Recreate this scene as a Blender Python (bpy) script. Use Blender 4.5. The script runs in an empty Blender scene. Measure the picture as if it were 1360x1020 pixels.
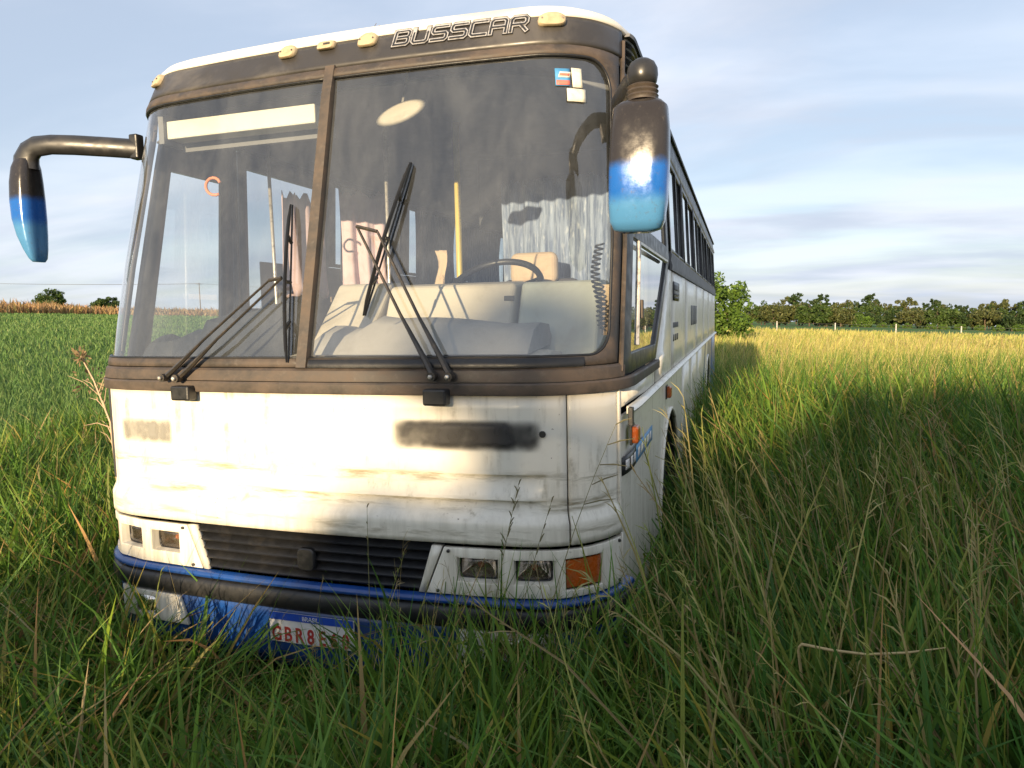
import bpy, bmesh, math, random
import numpy as np
from mathutils import Vector, Matrix

random.seed(7)
rng = np.random.default_rng(7)
R = math.radians
scene = bpy.context.scene
COL = scene.collection

# ------------------------------------------------------------------ camera
CAM = Vector((1.673, -2.4535, 1.727))
cam_d = bpy.data.cameras.new('camera')
cam_d.sensor_fit = 'HORIZONTAL'
cam_d.sensor_width = 36.0
cam_d.lens = 36.0 * 950.0 / 1360.0
cam_d.clip_start = 0.05
cam_d.clip_end = 3000.0
cam = bpy.data.objects.new('camera', cam_d)
COL.objects.link(cam)
_rx = Vector((0.95325686, 0.30150173, -0.01995139))     # image right
_dn = Vector((0.01011667, -0.09783831, -0.9951509))     # image down
_fw = Vector((-0.30199173, 0.94843259, -0.09631523))    # view
_m = Matrix((( _rx.x, -_dn.x, -_fw.x, CAM.x), (_rx.y, -_dn.y, -_fw.y, CAM.y), (_rx.z, -_dn.z, -_fw.z, CAM.z), (0, 0, 0, 1)))
cam.matrix_world = _m
scene.camera = cam

# ------------------------------------------------------------------ world, sun, exposure
SUN_EL, SUN_AZ = R(9.6), R(184.0)          # azimuth clockwise from +Y
world = bpy.data.worlds.new('World')
scene.world = world
world.use_nodes = True
wn, wl = world.node_tree.nodes, world.node_tree.links
wn.clear()
w_out = wn.new('ShaderNodeOutputWorld')
w_bg = wn.new('ShaderNodeBackground')
w_bg.inputs['Strength'].default_value = 0.12
sky = wn.new('ShaderNodeTexSky')
sky.sky_type = 'NISHITA'
sky.sun_disc = False
sky.sun_elevation = SUN_EL
sky.sun_rotation = SUN_AZ
sky.altitude = 300
sky.air_density = 1.0
sky.dust_density = 1.2
sky.ozone_density = 2.0
# thin streaky cloud: noise on the direction, flattened towards the horizon
w_tc = wn.new('ShaderNodeTexCoord')
w_sep = wn.new('ShaderNodeSeparateXYZ')
wl.new(w_tc.outputs['Generated'], w_sep.inputs[0])
def wmath(op, a, b=None):
    n = wn.new('ShaderNodeMath'); n.operation = op
    for k, v in enumerate((a, b)):
        if v is None: continue
        if isinstance(v, (int, float)): n.inputs[k].default_value = v
        else: wl.new(v, n.inputs[k])
    return n.outputs[0]
w_zz = wmath('ADD', wmath('ABSOLUTE', w_sep.outputs['Z']), 0.16)
w_cmb = wn.new('ShaderNodeCombineXYZ')
wl.new(wmath('DIVIDE', w_sep.outputs['X'], w_zz), w_cmb.inputs[0])
wl.new(wmath('DIVIDE', w_sep.outputs['Y'], w_zz), w_cmb.inputs[1])
w_map = wn.new('ShaderNodeMapping')
w_map.inputs['Rotation'].default_value = (0, 0, R(-24))
w_map.inputs['Scale'].default_value = (0.55, 1.15, 1.0)
w_map.inputs['Location'].default_value = (2.3, 1.1, 0)
wl.new(w_cmb.outputs[0], w_map.inputs[0])
w_n1 = wn.new('ShaderNodeTexNoise')
w_n1.inputs['Scale'].default_value = 1.15; w_n1.inputs['Detail'].default_value = 9.0
w_n1.inputs['Roughness'].default_value = 0.56; w_n1.inputs['Distortion'].default_value = 0.45
wl.new(w_map.outputs[0], w_n1.inputs['Vector'])
w_r1 = wn.new('ShaderNodeMapRange'); w_r1.interpolation_type = 'SMOOTHSTEP'
w_r1.inputs['From Min'].default_value = 0.40; w_r1.inputs['From Max'].default_value = 0.66
w_r1.inputs['To Min'].default_value = 0.70; w_r1.inputs['To Max'].default_value = 0.97
wl.new(w_n1.outputs['Fac'], w_r1.inputs['Value'])
w_mix = wn.new('ShaderNodeMix'); w_mix.data_type = 'RGBA'
wl.new(w_r1.outputs['Result'], w_mix.inputs['Factor'])
wl.new(sky.outputs['Color'], w_mix.inputs['A'])
w_n2 = wn.new('ShaderNodeTexNoise')
w_n2.inputs['Scale'].default_value = 1.25; w_n2.inputs['Detail'].default_value = 10.0
w_n2.inputs['Roughness'].default_value = 0.5; w_n2.inputs['Distortion'].default_value = 0.35
wl.new(w_map.outputs[0], w_n2.inputs['Vector'])
w_r2 = wn.new('ShaderNodeMapRange'); w_r2.interpolation_type = 'SMOOTHSTEP'
w_r2.inputs['From Min'].default_value = 0.36; w_r2.inputs['From Max'].default_value = 0.66
wl.new(w_n2.outputs['Fac'], w_r2.inputs['Value'])
w_cl = wn.new('ShaderNodeMix'); w_cl.data_type = 'RGBA'
wl.new(w_r2.outputs['Result'], w_cl.inputs['Factor'])
w_cl.inputs['A'].default_value = (2.75, 3.1, 3.75, 1)
w_cl.inputs['B'].default_value = (3.95, 4.15, 4.65, 1)
wl.new(w_cl.outputs['Result'], w_mix.inputs['B'])
wl.new(w_mix.outputs['Result'], w_bg.inputs['Color'])
wl.new(w_bg.outputs[0], w_out.inputs[0])

sun_d = bpy.data.lights.new('sun', 'SUN')
sun_d.energy = 5.0
sun_d.angle = R(0.55)
sun_d.color = (1.0, 0.77, 0.48)
sun = bpy.data.objects.new('sun', sun_d)
COL.objects.link(sun)
_sp = Vector((math.sin(SUN_AZ) * math.cos(SUN_EL), math.cos(SUN_AZ) * math.cos(SUN_EL), math.sin(SUN_EL)))
sun.rotation_euler = (-_sp).to_track_quat('-Z', 'Y').to_euler()
sun.location = _sp * 60

scene.view_settings.view_transform = 'Standard'
scene.view_settings.look = 'None'
scene.view_settings.gamma = 1.0
scene.view_settings.exposure = 0.95
scene.render.engine = 'CYCLES'
scene.cycles.use_denoising = True
scene.cycles.max_bounces = 8
scene.cycles.diffuse_bounces = 3
scene.cycles.glossy_bounces = 4
scene.cycles.transmission_bounces = 4
scene.cycles.transparent_max_bounces = 24
scene.cycles.caustics_reflective = False
scene.cycles.caustics_refractive = False
scene.cycles.sample_clamp_indirect = 4.0

# ------------------------------------------------------------------ helpers
def tag(o, label=None, cat=None, group=None, kind=None):
    if label: o['label'] = label
    if cat: o['category'] = cat
    if group: o['group'] = group
    if kind: o['kind'] = kind
    return o

def empty(name, loc=(0, 0, 0)):
    o = bpy.data.objects.new(name, None)
    o.location = loc; o.empty_display_size = 0.2
    COL.objects.link(o)
    return o

def link(name, me, mat=None, parent=None):
    o = bpy.data.objects.new(name, me)
    if mat is not None and len(me.materials) == 0:
        for m in (mat if isinstance(mat, (list, tuple)) else (mat,)): me.materials.append(m)
    COL.objects.link(o)
    if parent is not None: o.parent = parent
    return o

class MB:
    """collects vertices and faces of ONE mesh object"""
    def __init__(s): s.v = []; s.f = []; s.m = []; s.mi = 0
    def add(s, vs, fs):
        b = len(s.v); s.v.extend([tuple(map(float, p)) for p in vs])
        s.f.extend([tuple(b + i for i in q) for q in fs]); s.m.extend([s.mi] * len(fs)); return s
    def box(s, c, d, rot=None):
        vs = []
        for sx in (-.5, .5):
            for sy in (-.5, .5):
                for sz in (-.5, .5):
                    p = Vector((sx * d[0], sy * d[1], sz * d[2]))
                    if rot is not None: p = rot @ p
                    vs.append(Vector(c) + p)
        return s.add(vs, [(0, 1, 3, 2), (4, 6, 7, 5), (0, 4, 5, 1), (2, 3, 7, 6), (0, 2, 6, 4), (1, 5, 7, 3)])
    def tube(s, pts, rad, n=8, flat=1.0, cap=True):
        pts = [Vector(p) for p in pts]; k = len(pts)
        if not isinstance(rad, (list, tuple)): rad = [rad] * k
        up = Vector((0, 0, 1)); rings = []
        prev = None
        for i, p in enumerate(pts):
            t = (pts[min(i + 1, k - 1)] - pts[max(i - 1, 0)]).normalized()
            if prev is None:
                a = up if abs(t.z) < .9 else Vector((1, 0, 0))
                u = t.cross(a).normalized()
            else:
                u = (prev - t * prev.dot(t)).normalized()
            prev = u; w = t.cross(u)
            rings.append([p + u * (rad[i] * math.cos(2 * math.pi * j / n)) + w * (rad[i] * flat * math.sin(2 * math.pi * j / n)) for j in range(n)])
        vs = [q for r in rings for q in r]; fs = []
        for i in range(k - 1):
            for j in range(n):
                a, b = i * n + j, i * n + (j + 1) % n
                fs.append((a, b, b + n, a + n))
        if cap: fs.append(tuple(range(n - 1, -1, -1))); fs.append(tuple((k - 1) * n + j for j in range(n)))
        return s.add(vs, fs)
    def lathe(s, prof, o=(0, 0, 0), axis='z', n=20):
        vs = []
        for (r, h) in prof:
            for j in range(n):
                a = 2 * math.pi * j / n
                p = (r * math.cos(a), r * math.sin(a), h)
                if axis == 'x': p = (p[2], p[0], p[1])
                if axis == 'y': p = (p[0], p[2], p[1])
                vs.append((o[0] + p[0], o[1] + p[1], o[2] + p[2]))
        fs = []
        for i in range(len(prof) - 1):
            for j in range(n):
                a, b = i * n + j, i * n + (j + 1) % n
                fs.append((a, b, b + n, a + n))
        fs.append(tuple(range(n - 1, -1, -1))); fs.append(tuple((len(prof) - 1) * n + j for j in range(n)))
        return s.add(vs, fs)
    def build(s, name, mat=None, parent=None, smooth=False, bevel=0.0, solid=0.0, auto=None, seg=2):
        me = bpy.data.meshes.new(name)
        me.from_pydata(s.v, [], s.f)
        bm = bmesh.new(); bm.from_mesh(me)
        bmesh.ops.remove_doubles(bm, verts=bm.verts, dist=1e-5)
        bmesh.ops.recalc_face_normals(bm, faces=bm.faces); bm.to_mesh(me); bm.free()
        if mat is not None:
            for m in (mat if isinstance(mat, (list, tuple)) else (mat,)): me.materials.append(m)
        if any(s.m) and len(me.polygons) == len(s.m): me.polygons.foreach_set('material_index', s.m)
        if smooth or auto:
            me.polygons.foreach_set('use_smooth', [True] * len(me.polygons))
            if auto: me.set_sharp_from_angle(angle=R(auto))
        me.update()
        o = link(name, me, None, parent)
        if solid:
            md = o.modifiers.new('solid', 'SOLIDIFY'); md.thickness = abs(solid); md.offset = -1.0 if solid > 0 else 1.0
            md.use_even_offset = False
        if bevel:
            md = o.modifiers.new('bevel', 'BEVEL'); md.width = bevel; md.segments = seg; md.limit_method = 'ANGLE'; md.angle_limit = R(35)
            md.harden_normals = False
        return o

def copy_thing(o, parent=None):
    c = o.copy(); COL.objects.link(c); c.parent = parent
    for ch in list(o.children): copy_thing(ch, c)
    return c

# ------------------------------------------------------------------ materials
class NM:
    def __init__(s, name):
        s.m = bpy.data.materials.new(name); s.m.use_nodes = True
        s.n, s.l = s.m.node_tree.nodes, s.m.node_tree.links; s.n.clear()
        s.out = s.n.new('ShaderNodeOutputMaterial')
        s._tc = None
    def node(s, t, **kw):
        n = s.n.new(t)
        for k, v in kw.items(): setattr(n, k, v)
        return n
    def set(s, sock, v):
        if isinstance(v, bpy.types.NodeSocket): s.l.new(v, sock)
        elif isinstance(v, tuple) and len(v) == 3 and sock.type == 'RGBA': sock.default_value = (*v, 1)
        else: sock.default_value = v
    def coord(s, scale=(1, 1, 1), loc=(0, 0, 0), rot=(0, 0, 0), src='Object'):
        if s._tc is None: s._tc = s.node('ShaderNodeTexCoord')
        mp = s.node('ShaderNodeMapping')
        mp.inputs['Scale'].default_value = scale; mp.inputs['Location'].default_value = loc; mp.inputs['Rotation'].default_value = rot
        s.l.new(s._tc.outputs[src], mp.inputs[0]); return mp.outputs[0]
    def noise(s, vec, scale=5, detail=4, rough=.55, dist=0.0):
        n = s.node('ShaderNodeTexNoise'); s.l.new(vec, n.inputs['Vector'])
        n.inputs['Scale'].default_value = scale; n.inputs['Detail'].default_value = detail
        n.inputs['Roughness'].default_value = rough; n.inputs['Distortion'].default_value = dist
        return n.outputs['Fac']
    def ramp(s, v, a, b, lo=0.0, hi=1.0, smooth=True):
        n = s.node('ShaderNodeMapRange'); n.clamp = True
        if smooth: n.interpolation_type = 'SMOOTHSTEP'
        s.set(n.inputs['Value'], v)
        n.inputs['From Min'].default_value = a; n.inputs['From Max'].default_value = b
        n.inputs['To Min'].default_value = lo; n.inputs['To Max'].default_value = hi
        return n.outputs['Result']
    def math(s, op, a, b=None):
        n = s.node('ShaderNodeMath', operation=op); s.set(n.inputs[0], a)
        if b is not None: s.set(n.inputs[1], b)
        return n.outputs[0]
    def mix(s, f, a, b):
        n = s.node('ShaderNodeMix', data_type='RGBA')
        s.set(n.inputs['Factor'], f); s.set(n.inputs['A'], a); s.set(n.inputs['B'], b)
        return n.outputs['Result']
    def xyz(s, vec):
        n = s.node('ShaderNodeSeparateXYZ'); s.l.new(vec, n.inputs[0]); return n.outputs
    def bump(s, h, strength=.2, dist=.01):
        n = s.node('ShaderNodeBump'); s.set(n.inputs['Height'], h)
        n.inputs['Strength'].default_value = strength; n.inputs['Distance'].default_value = dist
        return n.outputs[0]
    def bsdf(s, col, rough=.6, metal=0.0, spec=.5, coat=0.0, normal=None, **kw):
        b = s.node('ShaderNodeBsdfPrincipled')
        s.set(b.inputs['Base Color'], col); s.set(b.inputs['Roughness'], rough); s.set(b.inputs['Metallic'], metal)
        b.inputs['Specular IOR Level'].default_value = spec; b.inputs['Coat Weight'].default_value = coat
        b.inputs['Coat Roughness'].default_value = .12
        if normal is not None: s.l.new(normal, b.inputs['Normal'])
        for k, v in kw.items(): s.set(b.inputs[k], v)
        return b.outputs[0]
    def done(s, sh): s.l.new(sh, s.out.inputs['Surface']); return s.m

def simple(name, col, rough=.6, metal=0.0, var=.25, scale=8.0, coat=0.0, spec=.5, bump=0.0, dirt=None, dirt_amt=.5):
    m = NM(name); c = m.coord()
    n = m.noise(c, scale, 5, .6)
    dark = tuple(x * (1 - var) for x in col); lite = tuple(min(1, x * (1 + var)) for x in col)
    cc = m.mix(n, dark, lite)
    if dirt is not None:
        cc = m.mix(m.ramp(m.noise(c, scale * .6, 6, .65, .4), .48, .70, 0, dirt_amt), cc, dirt)
    r = m.ramp(m.noise(c, scale * 2.3, 4), .2, .8, max(0, rough - .12), min(1, rough + .12))
    nm = m.bump(m.noise(c, scale * 9, 4, .6), bump, .004) if bump else None
    return m.done(m.bsdf(cc, r, metal, spec, coat, nm))

def paint_white(name, side=False):
    """old cream-white bus paint: streaks of grime under the creases, moss stains, dull patches"""
    m = NM(name); c = m.coord(); x, y, z = m.xyz(c)
    base = m.mix(m.noise(c, 3.0, 4), (.73, .68, .575), (.82, .785, .69))
    streak = m.noise(m.coord((9, 9, .9)), 2.6, 5, .62, .3)
    blot = m.noise(m.coord((2.2, 2.2, 3.2)), 1.6, 5, .65, .6)
    fine = m.noise(c, 42, 5, .7)
    g = m.math('MULTIPLY', m.ramp(streak, .44, .74), m.ramp(blot, .40, .66))
    g = m.math('MULTIPLY', g, m.ramp(fine, .30, .62, .35, 1.0))
    lowgrime = m.math('MULTIPLY', m.ramp(z, 1.25, .62), m.ramp(streak, .36, .66))
    g = m.math('MAXIMUM', m.math('MULTIPLY', g, .85), m.math('MULTIPLY', lowgrime, .42))
    if not side:
        # moss clinging under the two pressed creases and on the ledge
        for zc, amt in ((1.115, .80), (1.012, .90), (.905, .65)):
            band = m.math('MULTIPLY', m.ramp(m.math('ABSOLUTE', m.math('SUBTRACT', z, zc)), .045, .004), m.ramp(m.noise(m.coord((1.0, 1, 8)), 3.4, 5, .7), .43, .66))
            g = m.math('MAXIMUM', g, m.math('MULTIPLY', band, amt))
    grime = m.mix(m.noise(c, 7, 3), (.16, .15, .07), (.25, .19, .11))
    cc = m.mix(g, base, grime)
    if side:
        # blue livery painted over the tail: slanted edge, two slanted bands
        k = m.math('ADD', y, m.math('MULTIPLY', z, -1.1))
        low = m.ramp(z, 1.325, 1.320)
        b1 = m.math('MULTIPLY', m.ramp(k, 5.6, 5.62), m.ramp(k, 6.0, 5.98))
        b2 = m.ramp(k, 6.5, 6.52)
        f = m.math('MULTIPLY', m.math('MAXIMUM', b1, b2), low)
        cc = m.mix(f, cc, (.02, .09, .27))
        cc = m.mix(m.ramp(m.noise(m.coord((2, 2, 8)), 4, 5, .6), .5, .8, 0, .35), cc, (.30, .25, .12))
    chip = m.math('MULTIPLY', m.ramp(m.noise(c, 60, 3, .6), .70, .74), m.ramp(m.noise(c, 4, 4), .45, .6))
    cc = m.mix(m.math('MULTIPLY', chip, .8), cc, (.13, .075, .045))
    r = m.ramp(g, 0, 1, .32, .8)
    return m.done(m.bsdf(cc, r, 0, .5, .15, m.bump(m.noise(c, 5, 3), .06, .02)))

def rubber_brown(name):
    """sun-bleached rubber gone brown"""
    m = NM(name); c = m.coord()
    n = m.noise(m.coord((2, 2, 3)), 2.4, 7, .7, .1); n2 = m.noise(c, 34, 5, .7)
    cc = m.mix(m.ramp(n, .30, .70), (.036, .032, .029), (.100, .074, .057))
    cc = m.mix(m.ramp(n2, .52, .8, 0, .4), cc, (.16, .14, .12))
    return m.done(m.bsdf(cc, m.ramp(n, .3, .7, .45, .75), 0, .45, 0, m.bump(n2, .25, .003)))

def mirror_paint(name):
    """housing painted black at the top running into blue, pale and chalky at the tip"""
    m = NM(name); c = m.coord(); z = m.xyz(c)[2]
    nz = m.noise(c, 16, 4, .6)
    zz = m.math('ADD', z, m.math('MULTIPLY', m.math('SUBTRACT', nz, .5), .03))
    cc = m.mix(m.ramp(zz, -.235, -.19), (.012, .11, .42), (.028, .024, .022))
    cc = m.mix(m.ramp(zz, -.30, -.36), cc, (.075, .235, .46))
    cc = m.mix(m.ramp(m.noise(c, 50, 5, .7), .56, .75, 0, .5), cc, (.10, .085, .07))
    rg = m.ramp(m.noise(c, 22, 5, .65), .3, .7, .15, .30)
    return m.done(m.bsdf(cc, rg, 0.1, .45, .15, m.bump(m.noise(c, 14, 4), .08, .01)))

def glass(name, tint=(.84, .88, .88), dust=.07, refl=1.0, dcol=(.55, .52, .47)):
    m = NM(name); c = m.coord(); z = m.xyz(c)[2]
    geo = m.node('ShaderNodeNewGeometry'); dp = m.node('ShaderNodeVectorMath', operation='DOT_PRODUCT')
    m.l.new(geo.outputs['Normal'], dp.inputs[0]); m.l.new(geo.outputs['Incoming'], dp.inputs[1])
    cs = m.math('SUBTRACT', 1.0, m.math('ABSOLUTE', dp.outputs['Value']))          # thin pane: same from both sides
    f = m.math('MINIMUM', m.math('MULTIPLY', m.math('ADD', .075, m.math('MULTIPLY', m.math('POWER', cs, 5.0), .925)), refl), 1.0)
    tr = m.node('ShaderNodeBsdfTransparent'); tr.inputs[0].default_value = (*tint, 1)
    gl = m.node('ShaderNodeBsdfGlossy'); gl.inputs['Roughness'].default_value = 0.0
    gl.inputs['Color'].default_value = (1, 1, 1, 1)
    mx = m.node('ShaderNodeMixShader'); m.l.new(f, mx.inputs[0]); m.l.new(tr.outputs[0], mx.inputs[1]); m.l.new(gl.outputs[0], mx.inputs[2])
    df = m.node('ShaderNodeBsdfDiffuse'); df.inputs['Color'].default_value = (*dcol, 1)
    d = m.math('MULTIPLY', m.ramp(m.noise(m.coord((2, 2, .8)), 2.4, 6, .68, .5), .25, .8, .45, 1.7), dust)
    d = m.math('ADD', d, m.math('MULTIPLY', m.ramp(m.noise(c, 26, 6, .75), .5, .8), dust * .5))
    m2 = m.node('ShaderNodeMixShader'); m.l.new(d, m2.inputs[0]); m.l.new(mx.outputs[0], m2.inputs[1]); m.l.new(df.outputs[0], m2.inputs[2])
    return m.done(m2.outputs[0])

def leafy(name, transl=.35, gloss=.06, rough=.5, hue_noise=0.0):
    """blade / leaf: colour comes with the mesh, one tint for each leaf"""
    m = NM(name)
    at = m.node('ShaderNodeAttribute'); at.attribute_name = 'tint'
    col = at.outputs['Color']
    b = m.bsdf(col, rough, 0, .3)
    t = m.node('ShaderNodeBsdfTranslucent'); m.l.new(col, t.inputs['Color'])
    mx = m.node('ShaderNodeMixShader'); mx.inputs[0].default_value = transl
    m.l.new(b, mx.inputs[1]); m.l.new(t.outputs[0], mx.inputs[2])
    return m.done(mx.outputs[0])

M = {}
M['white'] = paint_white('white_paint')
M['white_side'] = paint_white('side_paint', True)
M['roof'] = simple('roof_paint', (.74, .71, .63), .4, var=.08, scale=4, dirt=(.22, .19, .14), dirt_amt=.35)
M['rubber'] = rubber_brown('weathered_rubber')
M['black'] = simple('black_paint', (.020, .020, .021), .40, var=.4, scale=7, dirt=(.075, .066, .06), dirt_amt=.4)
M['brow'] = simple('brow_paint', (.036, .033, .031), .42, var=.35, scale=5, dirt=(.33, .30, .26), dirt_amt=.16)
M['plastic'] = simple('black_plastic', (.014, .0145, .016), .42, var=.4, scale=14, dirt=(.07, .062, .052), dirt_amt=.25, bump=.15)
M['blue'] = simple('blue_paint', (.009, .052, .22), .33, var=.25, scale=9, dirt=(.05, .06, .09), dirt_amt=.4, coat=.3)
M['amber'] = simple('amber_plastic', (.42, .085, .012), .28, var=.3, scale=30, dirt=(.25, .12, .05), dirt_amt=.5, coat=.4)
M['marker'] = simple('faded_marker', (.48, .385, .24), .5, var=.25, scale=40, dirt=(.22, .15, .08), dirt_amt=.5)
M['chrome'] = simple('worn_chrome', (.62, .58, .52), .42, metal=.6, var=.3, scale=60, dirt=(.10, .085, .07), dirt_amt=.7)
M['silver'] = simple('reflector', (.75, .72, .68), .16, metal=1.0, var=.25, scale=30)
M['steel'] = simple('wiper_steel', (.06, .055, .05), .4, metal=.4, var=.4, scale=40, dirt=(.16, .12, .08), dirt_amt=.6)
M['dark'] = simple('dark_interior', (.035, .037, .04), .75, var=.35, scale=6)
M['grey'] = simple('grey_lining', (.17, .17, .175), .7, var=.15, scale=4)
M['lining'] = simple('cab_lining', (.20, .20, .20), .7, var=.2, scale=4, dirt=(.1, .09, .08))
M['beige'] = simple('beige_dash', (.50, .45, .36), .6, var=.12, scale=5, dirt=(.30, .26, .19), dirt_amt=.6)
M['teal'] = simple('pale_dash_end', (.42, .44, .38), .6, var=.12, scale=5, dirt=(.30, .28, .2))
M['cover'] = simple('dash_cover', (.33, .31, .28), .8, var=.2, scale=6, dirt=(.2, .18, .15), bump=.2)
M['tarp'] = simple('dark_tarp', (.018, .021, .026), .7, var=.5, scale=9, bump=.3)
M['tan'] = simple('tan_board', (.50, .36, .24), .7, var=.25, scale=12)
M['pink'] = simple('mauve_cloth', (.62, .47, .50), .9, var=.12, scale=14, dirt=(.33, .20, .19), dirt_amt=.35)
M['bluecloth'] = None
M['yellow'] = simple('yellow_enamel', (.62, .47, .10), .4, var=.12, scale=10)
M['signbox'] = simple('sign_box_white', (.80, .77, .66), .5, var=.06, scale=4, dirt=(.5, .42, .28), dirt_amt=.3)
M['seat'] = simple('seat_vinyl', (.045, .042, .045), .65, var=.3, scale=8)
M['skinbeige'] = simple('beige_cloth', (.52, .40, .28), .85, var=.2, scale=10, dirt=(.30, .13, .10), dirt_amt=.3)
M['tyre'] = simple('tyre_rubber', (.018, .017, .016), .85, var=.4, scale=20, dirt=(.08, .065, .045), dirt_amt=.5)
M['orange'] = simple('mirrored_orange', (.80, .26, .12), .5, var=.15, scale=20)
M['paper'] = simple('yellowed_paper', (.74, .71, .58), .8, var=.1, scale=60, dirt=(.45, .42, .34), dirt_amt=.5)
M['stblue'] = simple('sticker_blue', (.07, .26, .50), .5, var=.2, scale=40)
M['stred'] = simple('sticker_red', (.62, .16, .12), .5, var=.2, scale=40)
M['stside'] = simple('sticker_side_blue', (.10, .27, .48), .55, var=.2, scale=30)
M['plate'] = simple('plate_white', (.66, .64, .62), .4, var=.08, scale=30, dirt=(.35, .30, .22), dirt_amt=.4)
M['platered'] = simple('plate_red', (.38, .035, .03), .5, var=.2, scale=40)
M['plateblue'] = simple('plate_blue', (.015, .06, .36), .4, var=.15, scale=30)
M['glass'] = glass('windscreen_glass', (.91, .94, .94), .060, 1.6, (.50, .53, .56))
M['sideglass'] = glass('side_glass', (.62, .66, .68), .07, 1.2, (.45, .47, .48))
M['lens'] = None
def lens_mat():
    m = NM('lamp_lens'); c = m.coord((60, 60, 1))
    fr = m.node('ShaderNodeFresnel'); fr.inputs['IOR'].default_value = 1.5
    bn = m.bump(m.noise(m.coord((1, 1, .15)), 120, 2), .35, .004)
    m.l.new(bn, fr.inputs['Normal'])
    tr = m.node('ShaderNodeBsdfTransparent'); tr.inputs[0].default_value = (.86, .84, .80, 1)
    gl = m.node('ShaderNodeBsdfGlossy'); gl.inputs['Roughness'].default_value = .06; m.l.new(bn, gl.inputs['Normal'])
    mx = m.node('ShaderNodeMixShader'); m.l.new(m.math('MULTIPLY', fr.outputs[0], 1.6), mx.inputs[0]); m.l.new(tr.outputs[0], mx.inputs[1]); m.l.new(gl.outputs[0], mx.inputs[2])
    df = m.node('ShaderNodeBsdfDiffuse'); df.inputs[0].default_value = (.28, .23, .17, 1)
    m2 = m.node('ShaderNodeMixShader'); m.l.new(m.ramp(m.noise(m.coord(), 18, 5), .3, .8, .04, .26), m2.inputs[0]); m.l.new(mx.outputs[0], m2.inputs[1]); m.l.new(df.outputs[0], m2.inputs[2])
    return m.done(m2.outputs[0])
M['lens'] = lens_mat()
def blue_cloth():
    m = NM('blue_cloth'); c = m.coord()
    f = m.noise(m.coord((1, 1, .12)), 46, 3, .6); d = m.noise(m.coord((30, 30, 9)), 1.4, 2, .5)
    cc = m.mix(m.ramp(f, .35, .65), (.13, .17, .27), (.30, .36, .48))
    cc = m.mix(m.ramp(d, .56, .74, 0, .55), cc, (.55, .60, .66))
    return m.done(m.bsdf(cc, .9, 0, .2))
M['bluecloth'] = blue_cloth()
def smudge(name, col, amt, seed):
    """lettering too blurred to read: soft grey paint patches"""
    m = NM(name); g = m.coord(src='Generated'); x, y, z = m.xyz(g)
    ex = m.math('MULTIPLY', m.ramp(x, .0, .16), m.ramp(x, 1.0, .90)); ez = m.math('MULTIPLY', m.ramp(z, .02, .36), m.ramp(z, 1.0, .70))
    n = m.ramp(m.noise(m.coord((5, 1, 1.2), (seed, seed, 0), src='Generated'), 1.5, 2, .4), .28, .66, .45, 1)
    a = m.math('MULTIPLY', m.math('MULTIPLY', m.math('MULTIPLY', ex, ez), n), amt)
    tr = m.node('ShaderNodeBsdfTransparent'); mx = m.node('ShaderNodeMixShader')
    m.l.new(a, mx.inputs[0]); m.l.new(tr.outputs[0], mx.inputs[1]); m.l.new(m.bsdf(col, .6), mx.inputs[2])
    return m.done(mx.outputs[0])
M['smudge1'] = smudge('faded_letters_pale', (.30, .29, .26), .75, 3.1)
M['smudge2'] = smudge('faded_letters_dark', (.035, .033, .032), 1.0, 7.7)
M['leaf'] = leafy('leaf', .30)
M['blade'] = leafy('grass_blade', .32, rough=.55)
M['bark'] = simple('bark', (.12, .085, .055), .9, var=.35, scale=10, bump=.4)
M['concrete_post'] = simple('pale_post', (.48, .46, .42), .8, var=.1, scale=5)
M['wire'] = simple('wire', (.10, .10, .10), .6, var=.1)
M['wood_pole'] = simple('pole_wood', (.16, .13, .10), .85, var=.2, scale=4)

# ------------------------------------------------------------------ ground
def terrain(x, y):
    x = np.asarray(x, float); y = np.asarray(y, float)
    dx = np.maximum(np.abs(x) - 2.5, 0); dy = np.maximum(np.maximum(-3.0 - y, y - 12.0), 0)
    d = np.hypot(dx, dy); t = np.clip((d - 1.0) / 28.0, 0, 1); t = t * t * (3 - 2 * t)
    a = np.where(x < 0, -.0415, -.0434)
    z = t * (a * x - .0103 * y) + .05 * np.sin(x * .35 + 1) * np.sin(y * .27) * np.clip(d / 6, 0, 1)
    r = np.hypot(x, y)
    z = z - np.clip((r - 330) / 600, 0, 1) ** 1.5 * (np.maximum(z, 0) + 3)
    return z

def ground_mesh():
    def axis():
        a = [0.0]; st = .6
        while a[-1] < 1500:
            a.append(a[-1] + st)
            if a[-1] > 14: st *= 1.09
        a = np.array(a); return np.concatenate([-a[:0:-1], a])
    ax = axis(); ay = axis()
    X, Y = np.meshgrid(ax, ay, indexing='ij'); Z = terrain(X, Y)
    n, k = X.shape
    me = bpy.data.meshes.new('ground')
    v = np.stack([X, Y, Z], -1).reshape(-1, 3)
    i = (np.arange(n - 1)[:, None] * k + np.arange(k - 1)[None, :]).ravel()
    f = np.stack([i, i + k, i + k + 1, i + 1], -1)
    me.vertices.add(len(v)); me.vertices.foreach_set('co', v.ravel())
    me.loops.add(f.size); me.loops.foreach_set('vertex_index', f.ravel().astype(np.int32))
    me.polygons.add(len(f)); me.polygons.foreach_set('loop_start', np.arange(0, f.size, 4, dtype=np.int32))
    me.polygons.foreach_set('use_smooth', np.ones(len(f), bool))
    me.update(calc_edges=True)
    return me
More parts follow.
